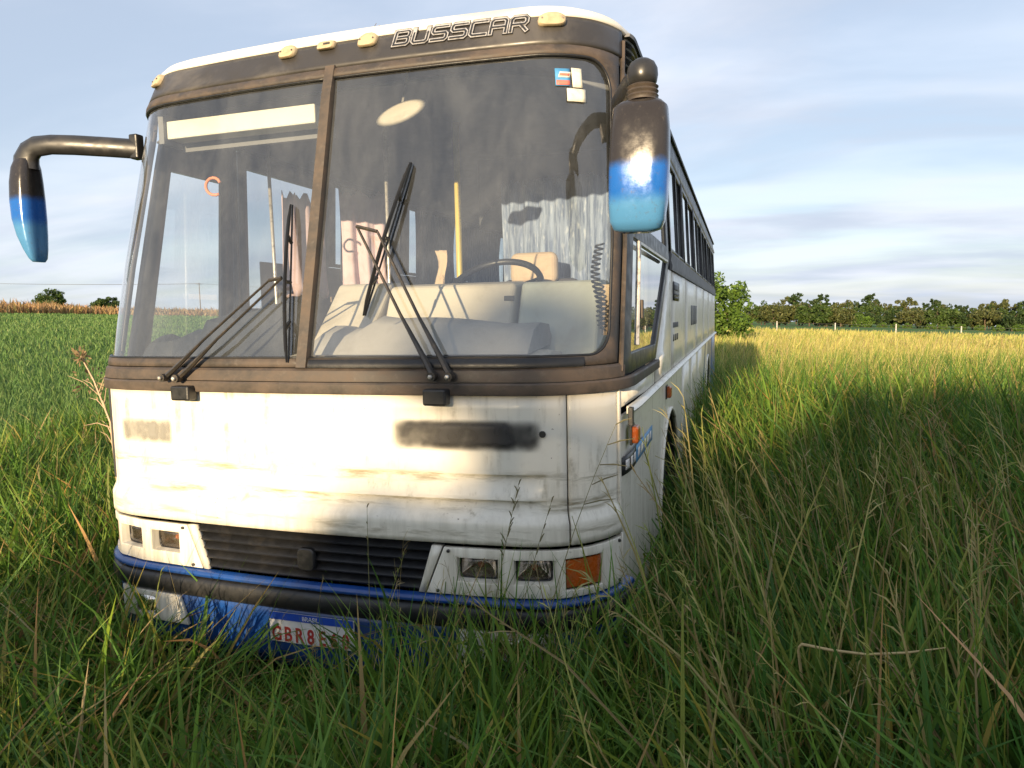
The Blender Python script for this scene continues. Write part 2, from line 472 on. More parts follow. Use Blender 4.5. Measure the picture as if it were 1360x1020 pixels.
def ground_mat():
    m = NM('field_ground'); c = m.coord(); x, y, z = m.xyz(c)
    n = m.noise(c, .35, 6, .6, .3); f = m.noise(c, 7, 6, .7)
    soil = m.mix(f, (.018, .026, .008), (.05, .055, .02))
    dry = m.mix(m.noise(m.coord((1, .35, 1)), .5, 6, .7), (.16, .165, .045), (.36, .31, .11))
    crop = m.mix(m.noise(m.coord((.4, 1, 1)), .9, 6, .7), (.075, .14, .035), (.12, .19, .05))
    far = m.mix(m.ramp(y, 95, 112), dry, m.mix(n, (.055, .13, .03), (.10, .17, .05)))
    right = m.mix(m.ramp(m.math('ADD', y, m.math('MULTIPLY', n, 6)), 6, 26), soil, far)
    left = m.mix(m.ramp(m.math('ADD', x, m.math('MULTIPLY', n, 1.5)), -2.5, -5.5), soil, crop)
    cc = m.mix(m.ramp(x, -1.5, -3.5), right, left)
    return m.done(m.bsdf(cc, .9, 0, .1, 0, m.bump(f, .5, .05)))
g = link('ground', ground_mesh(), ground_mat()); g['kind'] = 'structure'

# ------------------------------------------------------------------ bus: the outer skin as a surface (s along the waist, z up)
_pts = [(x, .055 * (x / 1.03) ** 2) for x in np.linspace(0, .89, 40)]
_b = [(.89, .041), (1.08, .058), (1.25, .20), (1.25, .50)]
for t in np.linspace(0, 1, 26)[1:]:
    q = [(1 - t) ** 3, 3 * t * (1 - t) ** 2, 3 * t * t * (1 - t), t ** 3]
    _pts.append((sum(q[i] * _b[i][0] for i in range(4)), sum(q[i] * _b[i][1] for i in range(4))))
S_CORNER_PTS = len(_pts) - 1
for y in np.linspace(.50, 11.0, 108)[1:]: _pts.append((1.25, y))
_P = np.array(_pts)
_S = np.concatenate([[0], np.cumsum(np.hypot(*np.diff(_P, axis=0).T))])
_T = np.gradient(_P, axis=0); _T /= np.linalg.norm(_T, axis=1)[:, None]
_T[0] = (1, 0)
_N = np.stack([_T[:, 1], -_T[:, 0]], 1)
S_C = float(np.interp(.31, _P[:, 1], _S))
S_END = float(_S[-1])
def SY(y): return float(np.interp(y, _P[:, 1], _S))
def y0(z): return float(np.interp(z, [1.48, 2.75, 2.92], [0, .312, .40]))
def wz(z): return float(np.interp(z, [2.0, 2.92], [1.25, 1.205])) / 1.25
def surf(s, z, off=0.0):
    a = abs(s); sg = 1 if s >= 0 else -1
    px = np.interp(a, _S, _P[:, 0]); py = np.interp(a, _S, _P[:, 1])
    nx = np.interp(a, _S, _N[:, 0]); ny = np.interp(a, _S, _N[:, 1])
    fade = min(1, max(0, (1.25 - py) / .9))
    return (sg * (px * wz(z) + nx * off), py + y0(z) * fade + ny * off, z)
def lin(a, b, n): return [a + (b - a) * i / n for i in range(n + 1)]
def merge(*ls): return sorted(set(round(v, 5) for l in ls for v in l))

BUS = empty('bus', (0, 0, 0))
tag(BUS, 'abandoned white and blue coach standing in the tall grass', 'bus')

def skin(name, S, Z, mat, parent=BUS, off=0.0, solid=.02, skip=None, bevel=0.0, auto=40):
    """panel of the skin: S values (numbers or functions of z), Z values; skip(i, j) leaves a cell open"""
    b = MB(); vs = []; fs = []
    for z in Z:
        for s in S:
            sv = s(z) if callable(s) else s
            ov = off(sv, z) if callable(off) else off
            vs.append(surf(sv, z, ov))
    n = len(S)
    for j in range(len(Z) - 1):
        for i in range(n - 1):
            if skip and skip(i, j): continue
            a = j * n + i; fs.append((a, a + 1, a + n + 1, a + n))
    b.add(vs, fs)
    o = b.build(name, mat, parent, smooth=True, auto=auto)
    # normals must face outwards (solidify grows inwards)
    me = o.data; p = me.polygons[len(me.polygons) // 2]; sv = (S[0](Z[0]) if callable(S[0]) else S[0])
    c = p.center; outw = Vector((c.x, (c.y - .6) if c.y < .6 else 0, 0))
    if p.normal.dot(outw) < 0: me.flip_normals()
    if solid:
        md = o.modifiers.new('solid', 'SOLIDIFY'); md.thickness = solid; md.offset = -1.0
    if bevel:
        md = o.modifiers.new('bevel', 'BEVEL'); md.width = bevel; md.segments = 2; md.limit_method = 'ANGLE'; md.angle_limit = R(40)
    return o

def sweep(name, s0, s1, prof, mat, parent=BUS, ns=None, auto=50, zf=None):
    """moulding: a closed (offset, z) profile carried along the skin"""
    b = MB(); ns = ns or max(3, int(abs(s1 - s0) / .04))
    S = lin(s0, s1, ns); k = len(prof); vs = []
    for s in S:
        dz = zf(s) if zf else 0
        for (o, z) in prof: vs.append(surf(s, z + dz, o))
    fs = [(i * k + j, i * k + (j + 1) % k, (i + 1) * k + (j + 1) % k, (i + 1) * k + j) for i in range(ns) for j in range(k)]
    fs += [tuple(range(k)), tuple(ns * k + j for j in range(k))]
    return b.add(vs, fs).build(name, mat, parent, auto=auto)

# --- front hood panel with its two pressed creases and the lower ledge
def hood_off(s, z):
    e = min(1.0, max(0.0, (1.03 - abs(s + .02)) / .05)); e = e * e * (3 - 2 * e)
    o = 0.0
    for zt, zb in ((1.132, 1.038), (1.034, .958)):
        if zb <= z < zt: o = -.036 * (z - zb) / (zt - zb)
        elif abs(z - zt) < .0008: o = 0
    led = .020 * (1 - min(1, max(0, (z - .945) / .045)))
    return o * e + led
HZ = merge(lin(.866, .944, 4), [.955, .965, .975, .985, .995, 1.01, 1.02, 1.030, 1.0335, 1.0345, 1.04, 1.06, 1.08, 1.10, 1.12, 1.1315, 1.1325, 1.15], lin(1.2, 1.436, 4))
HS = merge(lin(-1.08, 1.08, 54), [-1.07, -1.06, -1.05, -1.03, -1.02, -1.01, 1.01, 1.02, 1.03, 1.05])
skin('front_panel', HS, HZ, M['white'], off=hood_off, solid=.018, auto=30)
for sg in (-1, 1):
    S = lin(sg * 1.088, sg * S_C, 14)
    skin('corner_panel', S, merge(lin(.866, .944, 3), [.955, .967, .98, .99], lin(1.02, 1.436, 6)), M['white'],
         off=lambda s, z: .020 * (1 - min(1, max(0, (z - .945) / .045))), solid=.018)
    skin('corner_skirt', lin(sg * 1.352, sg * S_C, 5), lin(.40, .860, 6), M['white'], off=.020, solid=.018)
    # rim of the side panel seen as a pale seam
    sweep('corner_seam', sg * (S_C + .002), sg * (S_C + .014), [(-.01, .42), (.008, .42), (.008, 1.435), (-.01, 1.435)], M['white'], ns=1)

# --- headlamp panels, each with three openings
def head_panel(sg):
    name = 'headlamp_panel'
    inner = lambda z: sg * (.527 + (z - .662) / (.846 - .662) * .075)
    cols = [inner, sg * .650, sg * .818, sg * .872, sg * 1.036, sg * 1.066, sg * 1.13, sg * 1.19, sg * 1.225, sg * 1.262, sg * 1.30, sg * 1.345]
    rows = [.662, .690, .714, .800, .812, .822, .848]
    def skip(i, j):
        return (j in (2, 3) and i in (1, 3)) or (j in (1, 2, 3) and 5 <= i <= 7)
    S = cols
    p = skin(name, S, rows, M['white'], off=.016, solid=.022, skip=skip, bevel=.003)
    # recess walls, lens, reflector for each lamp
    for (a, b, zb, zt, kind) in ((.650, .818, .714, .812, 'lamp'), (.872, 1.036, .714, .812, 'lamp')):
        mb = MB()
        ring = [(a, zb), (b, zb), (b, zt), (a, zt)]
        o1 = [surf(sg * s, z, .012) for s, z in ring]
        ins = [(a + .004, zb + .006), (b - .012, zb + .006), (b - .012, zt - .006), (a + .004, zt - .006)]
        o2 = [surf(sg * s, z, -.030) for s, z in ins]
        mb.add(o1 + o2, [(i, (i + 1) % 4, 4 + (i + 1) % 4, 4 + i) for i in range(4)])
        mb.build('lamp_recess', M['white'], p, solid=.004)
        h = MB(); rr = []
        nn = 24
        ca, cb = (a + b) / 2 - .004, (zb + zt) / 2; ha, hb = (b - a) / 2 - .010, (zt - zb) / 2 - .007
        def rrect(t, k=1.0):
            c, s_ = math.cos(t), math.sin(t); e = .36
            return ca + k * ha * math.copysign(abs(c) ** e, c), cb + k * hb * math.copysign(abs(s_) ** e, s_)
        rings = []
        for k, off in ((1.0, -.024), (.93, -.019), (.62, -.014), (.3, -.012), (.02, -.0115)):
            rings.append([surf(sg * rrect(2 * math.pi * j / nn, k)[0], rrect(2 * math.pi * j / nn, k)[1], off) for j in range(nn)])
        lens = MB().add([q for r in rings for q in r], [(i * nn + j, i * nn + (j + 1) % nn, (i + 1) * nn + (j + 1) % nn, (i + 1) * nn + j) for i in range(4) for j in range(nn)])
        lens.build('lens', M['lens'], p, smooth=True)
        rings = []
        for k, off in ((1.0, -.026), (.86, -.055), (.55, -.085), (.2, -.10), (.02, -.10)):
            rings.append([surf(sg * rrect(2 * math.pi * j / nn, k)[0], rrect(2 * math.pi * j / nn, k)[1], off) for j in range(nn)])
        MB().add([q for r in rings for q in r], [(i * nn + j, i * nn + (j + 1) % nn, (i + 1) * nn + (j + 1) % nn, (i + 1) * nn + j) for i in range(4) for j in range(nn)]).build('reflector', M['silver'], p, smooth=True)
        rim = [surf(sg * rrect(2 * math.pi * j / 32)[0], rrect(2 * math.pi * j / 32)[1], -.022) for j in range(33)]
        MB().tube(rim, .0055, 6).build('lamp_bezel', M['plastic'], p, smooth=True)
        bx = surf(sg * ca, cb, -.06)
        MB().lathe([(.001, -.02), (.012, -.012), (.014, 0), (.009, .012), (.001, .02)], bx, 'y', 10).build('bulb', M['amber'], p, smooth=True)
    # amber turn lamp wrapping round the corner
    S = lin(sg * 1.072, sg * 1.220, 6)
    skin('turn_lamp', S, [.696, .70, .74, .78, .802, .806], M['amber'], p, off=lambda s, z: .008 if .697 < z < .805 else .002, solid=.02)
    for (ss, zz) in ((.622, .835), (1.325, .836), (.575, .676), (1.325, .676)):
        c = surf(sg * ss, zz, .019)
        MB().lathe([(.007, -.004), (.006, .002), (.001, .003)], c, 'y', 8).build('screw', M['steel'], p, smooth=True)
    return p
head_panel(1); head_panel(-1)
for sg in (-1, 1):
    skin('grille_cheek', [lambda z, sg=sg: sg * (.494 + (z - .662) / .184 * .058), lambda z, sg=sg: sg * (.519 + (z - .662) / .184 * .075)], lin(.662, .850, 4), M['white'], off=.014, solid=.03)

# --- grille: dark well, five slats, blank badge block
GR = skin('grille', lin(-.58, .58, 16), [.655, .75, .862], M['plastic'], off=-.055, solid=.01)
for k in range(5):
    zt = .855 - k * .0385
    zb = zt - .0385
    b = MB(); vs = []; T = lin(-1, 1, 24)
    for t_ in T:
        for (o, z) in ((-.048, zt), (-.020, zt - .003), (.008, zb + .014), (.003, zb + .007), (-.048, zb + .010)): vs.append(surf(t_ * (.492 + (z - .662) / .184 * .058), z, o))
    fs = [(i * 5 + j, i * 5 + (j + 1) % 5, (i + 1) * 5 + (j + 1) % 5, (i + 1) * 5 + j) for i in range(24) for j in range(5)] + [(0, 1, 2, 3, 4), tuple(24 * 5 + j for j in range(5))]
    b.add(vs, fs).build('slat', M['plastic'], GR, auto=35)
b = MB(); rr = []
for o, k in ((.004, 1.0), (.022, 1.0), (.027, .9)):
    for j in range(16):
        t = 2 * math.pi * j / 16; c, s_ = math.cos(t), math.sin(t)
        rr.append(surf(.005 + k * .040 * math.copysign(abs(c) ** .5, c), .755 + k * .046 * math.copysign(abs(s_) ** .5, s_), o))
b.add(rr, [(i * 16 + j, i * 16 + (j + 1) % 16, (i + 1) * 16 + (j + 1) % 16, (i + 1) * 16 + j) for i in range(2) for j in range(16)] + [tuple(32 + j for j in range(16))])
b.build('grille_badge', M['cover'] if False else M['plastic'], GR, auto=40)

# --- bumper: black bar with the blue bead on top
BP = sweep('bumper', -1.45, 1.45, [(.0, .545), (.024, .535), (.036, .548), (.042, .575), (.038, .605), (.030, .620), (.0, .624)], M['plastic'], auto=60)
sweep('blue_bead', -1.43, 1.43, [(.0, .630), (.030, .629), (.036, .635), (.035, .647), (.024, .655), (.0, .657)], M['blue'], BP, auto=60)
VL = skin('front_valance', lin(-1.42, 1.42, 40), [.28, .36, .44, .50, .543], M['blue'], off=lambda s, z: .012 - .03 * (.543 - z), solid=.015)
for sg in (-1, 1):
    fl = skin('fog_lamp_panel', [(lambda z, sg=sg: sg * (.66 + (.53 - z) * -.35 + .0)), sg * .80, sg * .92, sg * 1.02], [.40, .425, .505, .530], M['white'], VL, off=.030, solid=.018, skip=lambda i, j: i == 1 and j == 1, bevel=.003)
    c = surf(sg * .86, .465, .022)
    MB().lathe([(.001, -.006), (.052, -.002), (.058, .012), (.03, .06), (.004, .07)], c, 'y', 18).build('fog_lamp', M['silver'], VL, smooth=True)

# --- licence plate
PT = MB().box((.015, -.020, .455), (.40, .006, .128)).build('licence_plate', M['plate'], BUS, bevel=.004)
MB().box((.015, -.0245, .5035), (.392, .003, .0305)).build('plate_band', M['plateblue'], PT)
def text_mesh(name, txt, size, loc, mat, parent, rot=(math.pi / 2, 0, 0), ext=.0008, bold=.0, sx=1.0):
    cu = bpy.data.curves.new(name, 'FONT'); cu.body = txt; cu.size = size; cu.extrude = ext; cu.align_x = 'CENTER'; cu.offset = bold; cu.resolution_u = 3
    o = bpy.data.objects.new(name, cu); COL.objects.link(o); bpy.context.view_layer.update()
    me = bpy.data.meshes.new_from_object(o.evaluated_get(bpy.context.evaluated_depsgraph_get()))
    bpy.data.objects.remove(o); me.name = name; me.materials.clear()
    q = link(name, me, mat, parent); q.location = loc; q.rotation_euler = rot; q.scale = (sx, 1, 1)
    return q
text_mesh('plate_country', 'BRASIL', .026, (.015, -.0265, .4945), M['plate'], PT)
for i, ch in enumerate('GBR8E60'):
    text_mesh('plate_character', ch, .086, (-.150 + i * .054, -.0238, .399), M['platered'], PT, bold=.0022, sx=.78)

# --- waist trim: two rubber strips, cowl band
sweep('waist_trim', -S_C - .9, S_C + 1.08, [(.0, 1.434), (.022, 1.432), (.024, 1.438), (.024, 1.470), (.020, 1.477), (.0, 1.477)], M['rubber'], auto=25)
sweep('waist_trim', -S_C - .05, S_C + .03, [(.0, 1.481), (.016, 1.480), (.018, 1.486), (.018, 1.522), (.010, 1.531), (.0, 1.532)], M['rubber'], auto=25)
sweep('cowl_strip', .045, 1.14, [(.0, 1.534), (.020, 1.534), (.024, 1.545), (.018, 1.566), (.0, 1.568)], M['plastic'], auto=60)
for xs in (-.545, .600):
    c = surf(xs, 1.435, .045)
    MB().box((c[0], c[1] + .005, 1.428), (.092, .055, .062)).build('wiper_pivot_cover', M['plastic'], BUS, bevel=.008)

# --- windscreen surround and glass
def ws_half(sg, s_in, s_out, rt, rb):
    zt, zb = 2.735, 1.572
    path = []
    def arc(cs, cz, r, a0, a1, n=10):
        for k in range(n + 1):
            a = R(a0 + (a1 - a0) * k / n); path.append((cs + r * math.cos(a), cz + r * math.sin(a)))
    for k in range(30): path.append((s_in + (s_out - rt - s_in) * k / 30, zt))
    arc(s_out - rt, zt - rt, rt, 90, 0)
    for k in range(1, 24): path.append((s_out, zt - rt + (zb + rb - zt + rt) * k / 24))
    arc(s_out - rb, zb + rb, rb, 0, -90)
    for k in range(1, 31): path.append((s_out - rb + (s_in - s_out + rb) * k / 30, zb))
    # outer rectangle matched point by point
    out = []
    so, zo, zi = S_C - .015, 2.782, 1.533
    for (s, z) in path:
        if z >= zt - rt and s <= s_out - rt + 1e-6: out.append((s, zo))
        elif z <= zb + rb and s <= s_out - rb + 1e-6: out.append((s, zi))
        elif z > zt - rt:
            f = (s - (s_out - rt)) / rt; g2 = (z - (zt - rt)) / rt
            out.append((so, zo) if abs(f - g2) < .12 else ((s_out - rt + (so - s_out + rt) * min(1, f / max(g2, 1e-6)), zo) if f < g2 else (so, zt - rt + (zo - zt + rt) * min(1, g2 / max(f, 1e-6)))))
        elif z < zb + rb:
            f = (s - (s_out - rb)) / rb; g2 = ((zb + rb) - z) / rb
            out.append((so, zi) if abs(f - g2) < .12 else ((s_out - rb + (so - s_out + rb) * min(1, f / max(g2, 1e-6)), zi) if f < g2 else (so, zb + rb - (zb + rb - zi) * min(1, g2 / max(f, 1e-6)))))
        else: out.append((so, z))
    n = len(path); b = MB(); vs = []
    for t, o in ((0, .002), (.10, .011), (.45, .013), (.9, .012), (1, .006)):
        for (p, q) in zip(path, out): vs.append(surf(sg * (p[0] + (q[0] - p[0]) * t), p[1] + (q[1] - p[1]) * t, o))
    b.add(vs, [(r * n + i, r * n + i + 1, (r + 1) * n + i + 1, (r + 1) * n + i) for r in range(4) for i in range(n - 1)])
    fr = b.build('windscreen_surround', M['rubber'], BUS, smooth=True)
    me = fr.data
    if me.polygons[5].normal.y > 0: me.flip_normals()
    md = fr.modifiers.new('solid', 'SOLIDIFY'); md.thickness = .03; md.offset = -1
    bead = [surf(sg * s, z, .005) for s, z in path]
    MB().tube(bead, .006, 6).build('rubber_bead', M['plastic'], fr, smooth=True)
    # the pane, fan of strips between top and bottom edges
    top = [p for p in path if p[1] >= zt - rt - 1e-6]
    def zlim(s):
        if s <= s_out - rt: a = zt
        else: a = zt - rt + math.sqrt(max(0, rt * rt - (s - s_out + rt) ** 2))
        if s <= s_out - rb: c = zb
        else: c = zb + rb - math.sqrt(max(0, rb * rb - (s - s_out + rb) ** 2))
        return c - .004, a + .004
    S = merge(lin(s_in, s_out - rt, 26), lin(s_out - rt, s_out, 12))
    b = MB(); vs = []
    for s in S:
        lo, hi = zlim(s)
        for k in range(17): vs.append(surf(sg * s, lo + (hi - lo) * k / 16, -.004))
    b.add(vs, [(i * 17 + k, i * 17 + k + 1, (i + 1) * 17 + k + 1, (i + 1) * 17 + k) for i in range(len(S) - 1) for k in range(16)])
    return b.build('windscreen_pane', M['glass'], BUS, smooth=True)
WL = ws_half(-1, -.005, 1.31, .10, .06)
WR = ws_half(1, .035, 1.27, .13, .10)
b = MB(); ml = [surf(.014, z, .012) for z in lin(1.535, 2.79, 10)]
for za, zb in zip(lin(1.535, 2.79, 10)[:-1], lin(1.535, 2.79, 10)[1:]):
    q = [Vector(surf(.014 + dx, z, o)) for z in (za, zb) for dx, o in ((-.027, .006), (-.022, .022), (.022, .022), (.027, .006), (.027, -.02), (-.027, -.02))]
    b.add(q, [(i, (i + 1) % 6, 6 + (i + 1) % 6, 6 + i) for i in range(6)] + ([tuple(range(6))] if za < 1.54 else []) + ([tuple(range(6, 12))] if zb > 2.78 else []))
b.build('windscreen_mullion', M['rubber'], BUS, auto=30)

# stickers in the top corner of the right pane
def patch(name, s0, s1, z0, z1, mat, parent, off=.002, shear=0.0, n=4):
    return skin(name, [(lambda z, s=s: s + shear * (z - z0)) for s in lin(s0, s1, n)], lin(z0, z1, 3), mat, parent, off=off, solid=.0012)
st = patch('sticker', 1.012, 1.073, 2.610, 2.680, M['stblue'], WR, shear=-.06)
st['label'] = 'blue and red sticker in the windscreen corner'
patch('sticker_stripe', 1.016, 1.071, 2.613, 2.632, M['stred'], WR, .0035, shear=-.06)
patch('sticker_logo', 1.022, 1.069, 2.644, 2.666, M['paper'], WR, .0035, shear=.25)
patch('sticker_logo', 1.026, 1.066, 2.650, 2.660, M['stred'], WR, .005, shear=.25)
patch('sticker', 1.083, 1.127, 2.606, 2.684, M['paper'], WR, shear=-.10)['label'] = 'yellowed paper sticker with fine print'
patch('sticker', 1.060, 1.140, 2.548, 2.600, M['paper'], WR, shear=-.05, off=.004)['label'] = 'blank paper label below the other stickers'

# --- brow above the windscreen: black band, lettering, marker lamps
def brow_off(s, z): return .012 - .35 * max(0, z - 2.86) ** 1.5
BR = skin('brow_panel', lin(-S_C - .0, S_C + .0, 80), lin(2.785, 2.912, 6), M['brow'], off=brow_off, solid=.03)
LET = {
 'B': [[(0, 0), (0, 1), (.88, 1), (1, .88), (1, .62), (.9, .5), (1, .38), (1, .12), (.88, 0), (0, 0)], [(.25, .5), (.9, .5)]],
 'U': [[(0, 1), (0, .12), (.12, 0), (.88, 0), (1, .12), (1, 1)]],
 'S': [[(1, 1), (.12, 1), (0, .88), (0, .62), (.12, .5), (.88, .5), (1, .38), (1, .12), (.88, 0), (0, 0)]],
 'C': [[(1, 1), (.12, 1), (0, .88), (0, .12), (.12, 0), (1, 0)]],
 'A': [[(0, 0), (0, .85), (.15, 1), (.85, 1), (1, .85), (1, 0)], [(0, .42), (1, .42)]],
 'R': [[(0, 0), (0, .85), (.15, 1), (.85, 1), (1, .85), (1, .6), (.88, .45), (0, .45)], [(.6, .45), (1, 0)]]}
def letter(ch, s0, z0, w, h):
    b = MB(); sl = .05
    def P(u, off): return surf(s0 + w * (u[0] + sl * u[1]), z0 + h * u[1], brow_off(0, z0 + h * u[1]) + off)
    def stroke(poly, half, off, th):
        k = len(poly)
        pl = [Vector((p[0] * w, p[1] * h)) for p in poly]
        L = []; Rr = []
        for i in range(k):
            d0 = (pl[i] - pl[i - 1]).normalized() if i else (pl[1] - pl[0]).normalized()
            d1 = (pl[i + 1] - pl[i]).normalized() if i < k - 1 else d0
            d = (d0 + d1)
            d = d.normalized() if d.length > 1e-6 else d0
            nrm = Vector((-d.y, d.x)); cs = max(.6, nrm.dot(Vector((-d0.y, d0.x))))
            e = Vector((0, 0))
            if i == 0: e = -d0 * half
            if i == k - 1: e = d0 * half
            L.append(pl[i] + e + nrm * (half / cs)); Rr.append(pl[i] + e - nrm * (half / cs))
        vs = []
        for q in range(k):
            for pt, oo in ((L[q], off), (L[q], off + th), (Rr[q], off + th), (Rr[q], off)): vs.append(P((pt.x / w, pt.y / h), oo))
        fs = [(i * 4 + j, i * 4 + (j + 1) % 4, i * 4 + 4 + (j + 1) % 4, i * 4 + 4 + j) for i in range(k - 1) for j in range(4)] + [(0, 1, 2, 3), tuple((k - 1) * 4 + j for j in range(4))]
        b.add(vs, fs)
    b.mi = 1
    for pl in LET[ch]: stroke(pl, .0120, .0005, .003)
    b.mi = 0
    for pl in LET[ch]: stroke(pl, .0090, .0030, .0030)
    b.mi = 1
    for pl in LET[ch]: stroke(pl, .0040, .0055, .0020)
    me = bpy.data.meshes.new('letter'); me.from_pydata(b.v, [], b.f)
    me.materials.append(M['chrome']); me.materials.append(M['plastic']); me.polygons.foreach_set('material_index', b.m); me.update()
    return link('letter', me, None, BR)
for i, ch in enumerate('BUSSCAR'): letter(ch, .302 + i * .0862, 2.850, .064, .066)
def marker(s, z, w, h, kind):
    b = MB(); rr = []
    for o, k in ((-.01, 1.0), (.012, 1.0), (.022, .86), (.024, .5)):
        for j in range(18):
            t = 2 * math.pi * j / 18; c, s_ = math.cos(t), math.sin(t); e = .45 if kind else .75
            u = k * w / 2 * math.copysign(abs(c) ** e, c); v = k * h / 2 * math.copysign(abs(s_) ** e, s_)
            if not kind: v -= .10 * h * (abs(u) / (w / 2)) ** 2
            rr.append(surf(s + u, z + v, brow_off(0, z + v) + o))
    b.add(rr, [(i * 18 + j, i * 18 + (j + 1) % 18, (i + 1) * 18 + (j + 1) % 18, (i + 1) * 18 + j) for i in range(3) for j in range(18)] + [tuple(54 + j for j in range(18))])
    m = b.build('marker_lamp', M['marker'], BR, auto=50)
    if kind: MB().box(surf(s + .01, z + .002, brow_off(0, z) + .025), (.03, .006, .008)).build('lamp_slot', M['plastic'], m)
    else:
        for du in (-.34, .34): MB().lathe([(.0045, -.002), (.004, .002), (.001, .003)], surf(s + du * w, z, brow_off(0, z) + .0235), 'y', 6).build('screw', M['steel'], m)
for s, z, w, h, kd in ((-1.055, 2.886, .085, .068, 0), (-.235, 2.895, .086, .066, 0), (-.035, 2.897, .088, .044, 1), (.172, 2.895, .092, .070, 0), (.985, 2.892, .112, .068, 0)):
    marker(s, z, w, h, kd)

# --- roof: lofted inwards and up from the gutter
def roof():
    prof = [(2.914, 0), (2.935, .006), (2.958, .022), (2.980, .055), (2.998, .11), (3.014, .20), (3.028, .38), (3.040, .70), (3.046, 1.0), (3.047, 1.2)]
    S = merge(lin(0, 1.0, 24), lin(1.0, S_C, 14), lin(S_C, S_END, 60)); S = [-s for s in S[:0:-1]] + S
    vs = []; n = len(S)
    for (z, ins) in prof:
        for s in S:
            p = surf(s, 2.914, .010); k = max(0.001, 1 - ins / 1.215)
            py = p[1]
            fy = max(0.0, 1 - (py - .40) / 3.0)
            vs.append((p[0] * k, py + ins * 1.15 * fy, z))
    b = MB().add(vs, [(i * n + j, i * n + j + 1, (i + 1) * n + j + 1, (i + 1) * n + j) for i in range(len(prof) - 1) for j in range(n - 1)])
    o = b.build('roof', M['roof'], BUS, smooth=True)
    if o.data.polygons[len(o.data.polygons) // 2].normal.z < 0: o.data.flip_normals()
    md = o.modifiers.new('solid', 'SOLIDIFY'); md.thickness = .025; md.offset = -1
    return o
RF = roof()
for sg in (-1, 1):
    sweep('rain_gutter', sg * (S_C + .05), sg * S_END, [(.0, 2.902), (.022, 2.900), (.026, 2.914), (.012, 2.918), (.0, 2.914)], M['grey'], RF)

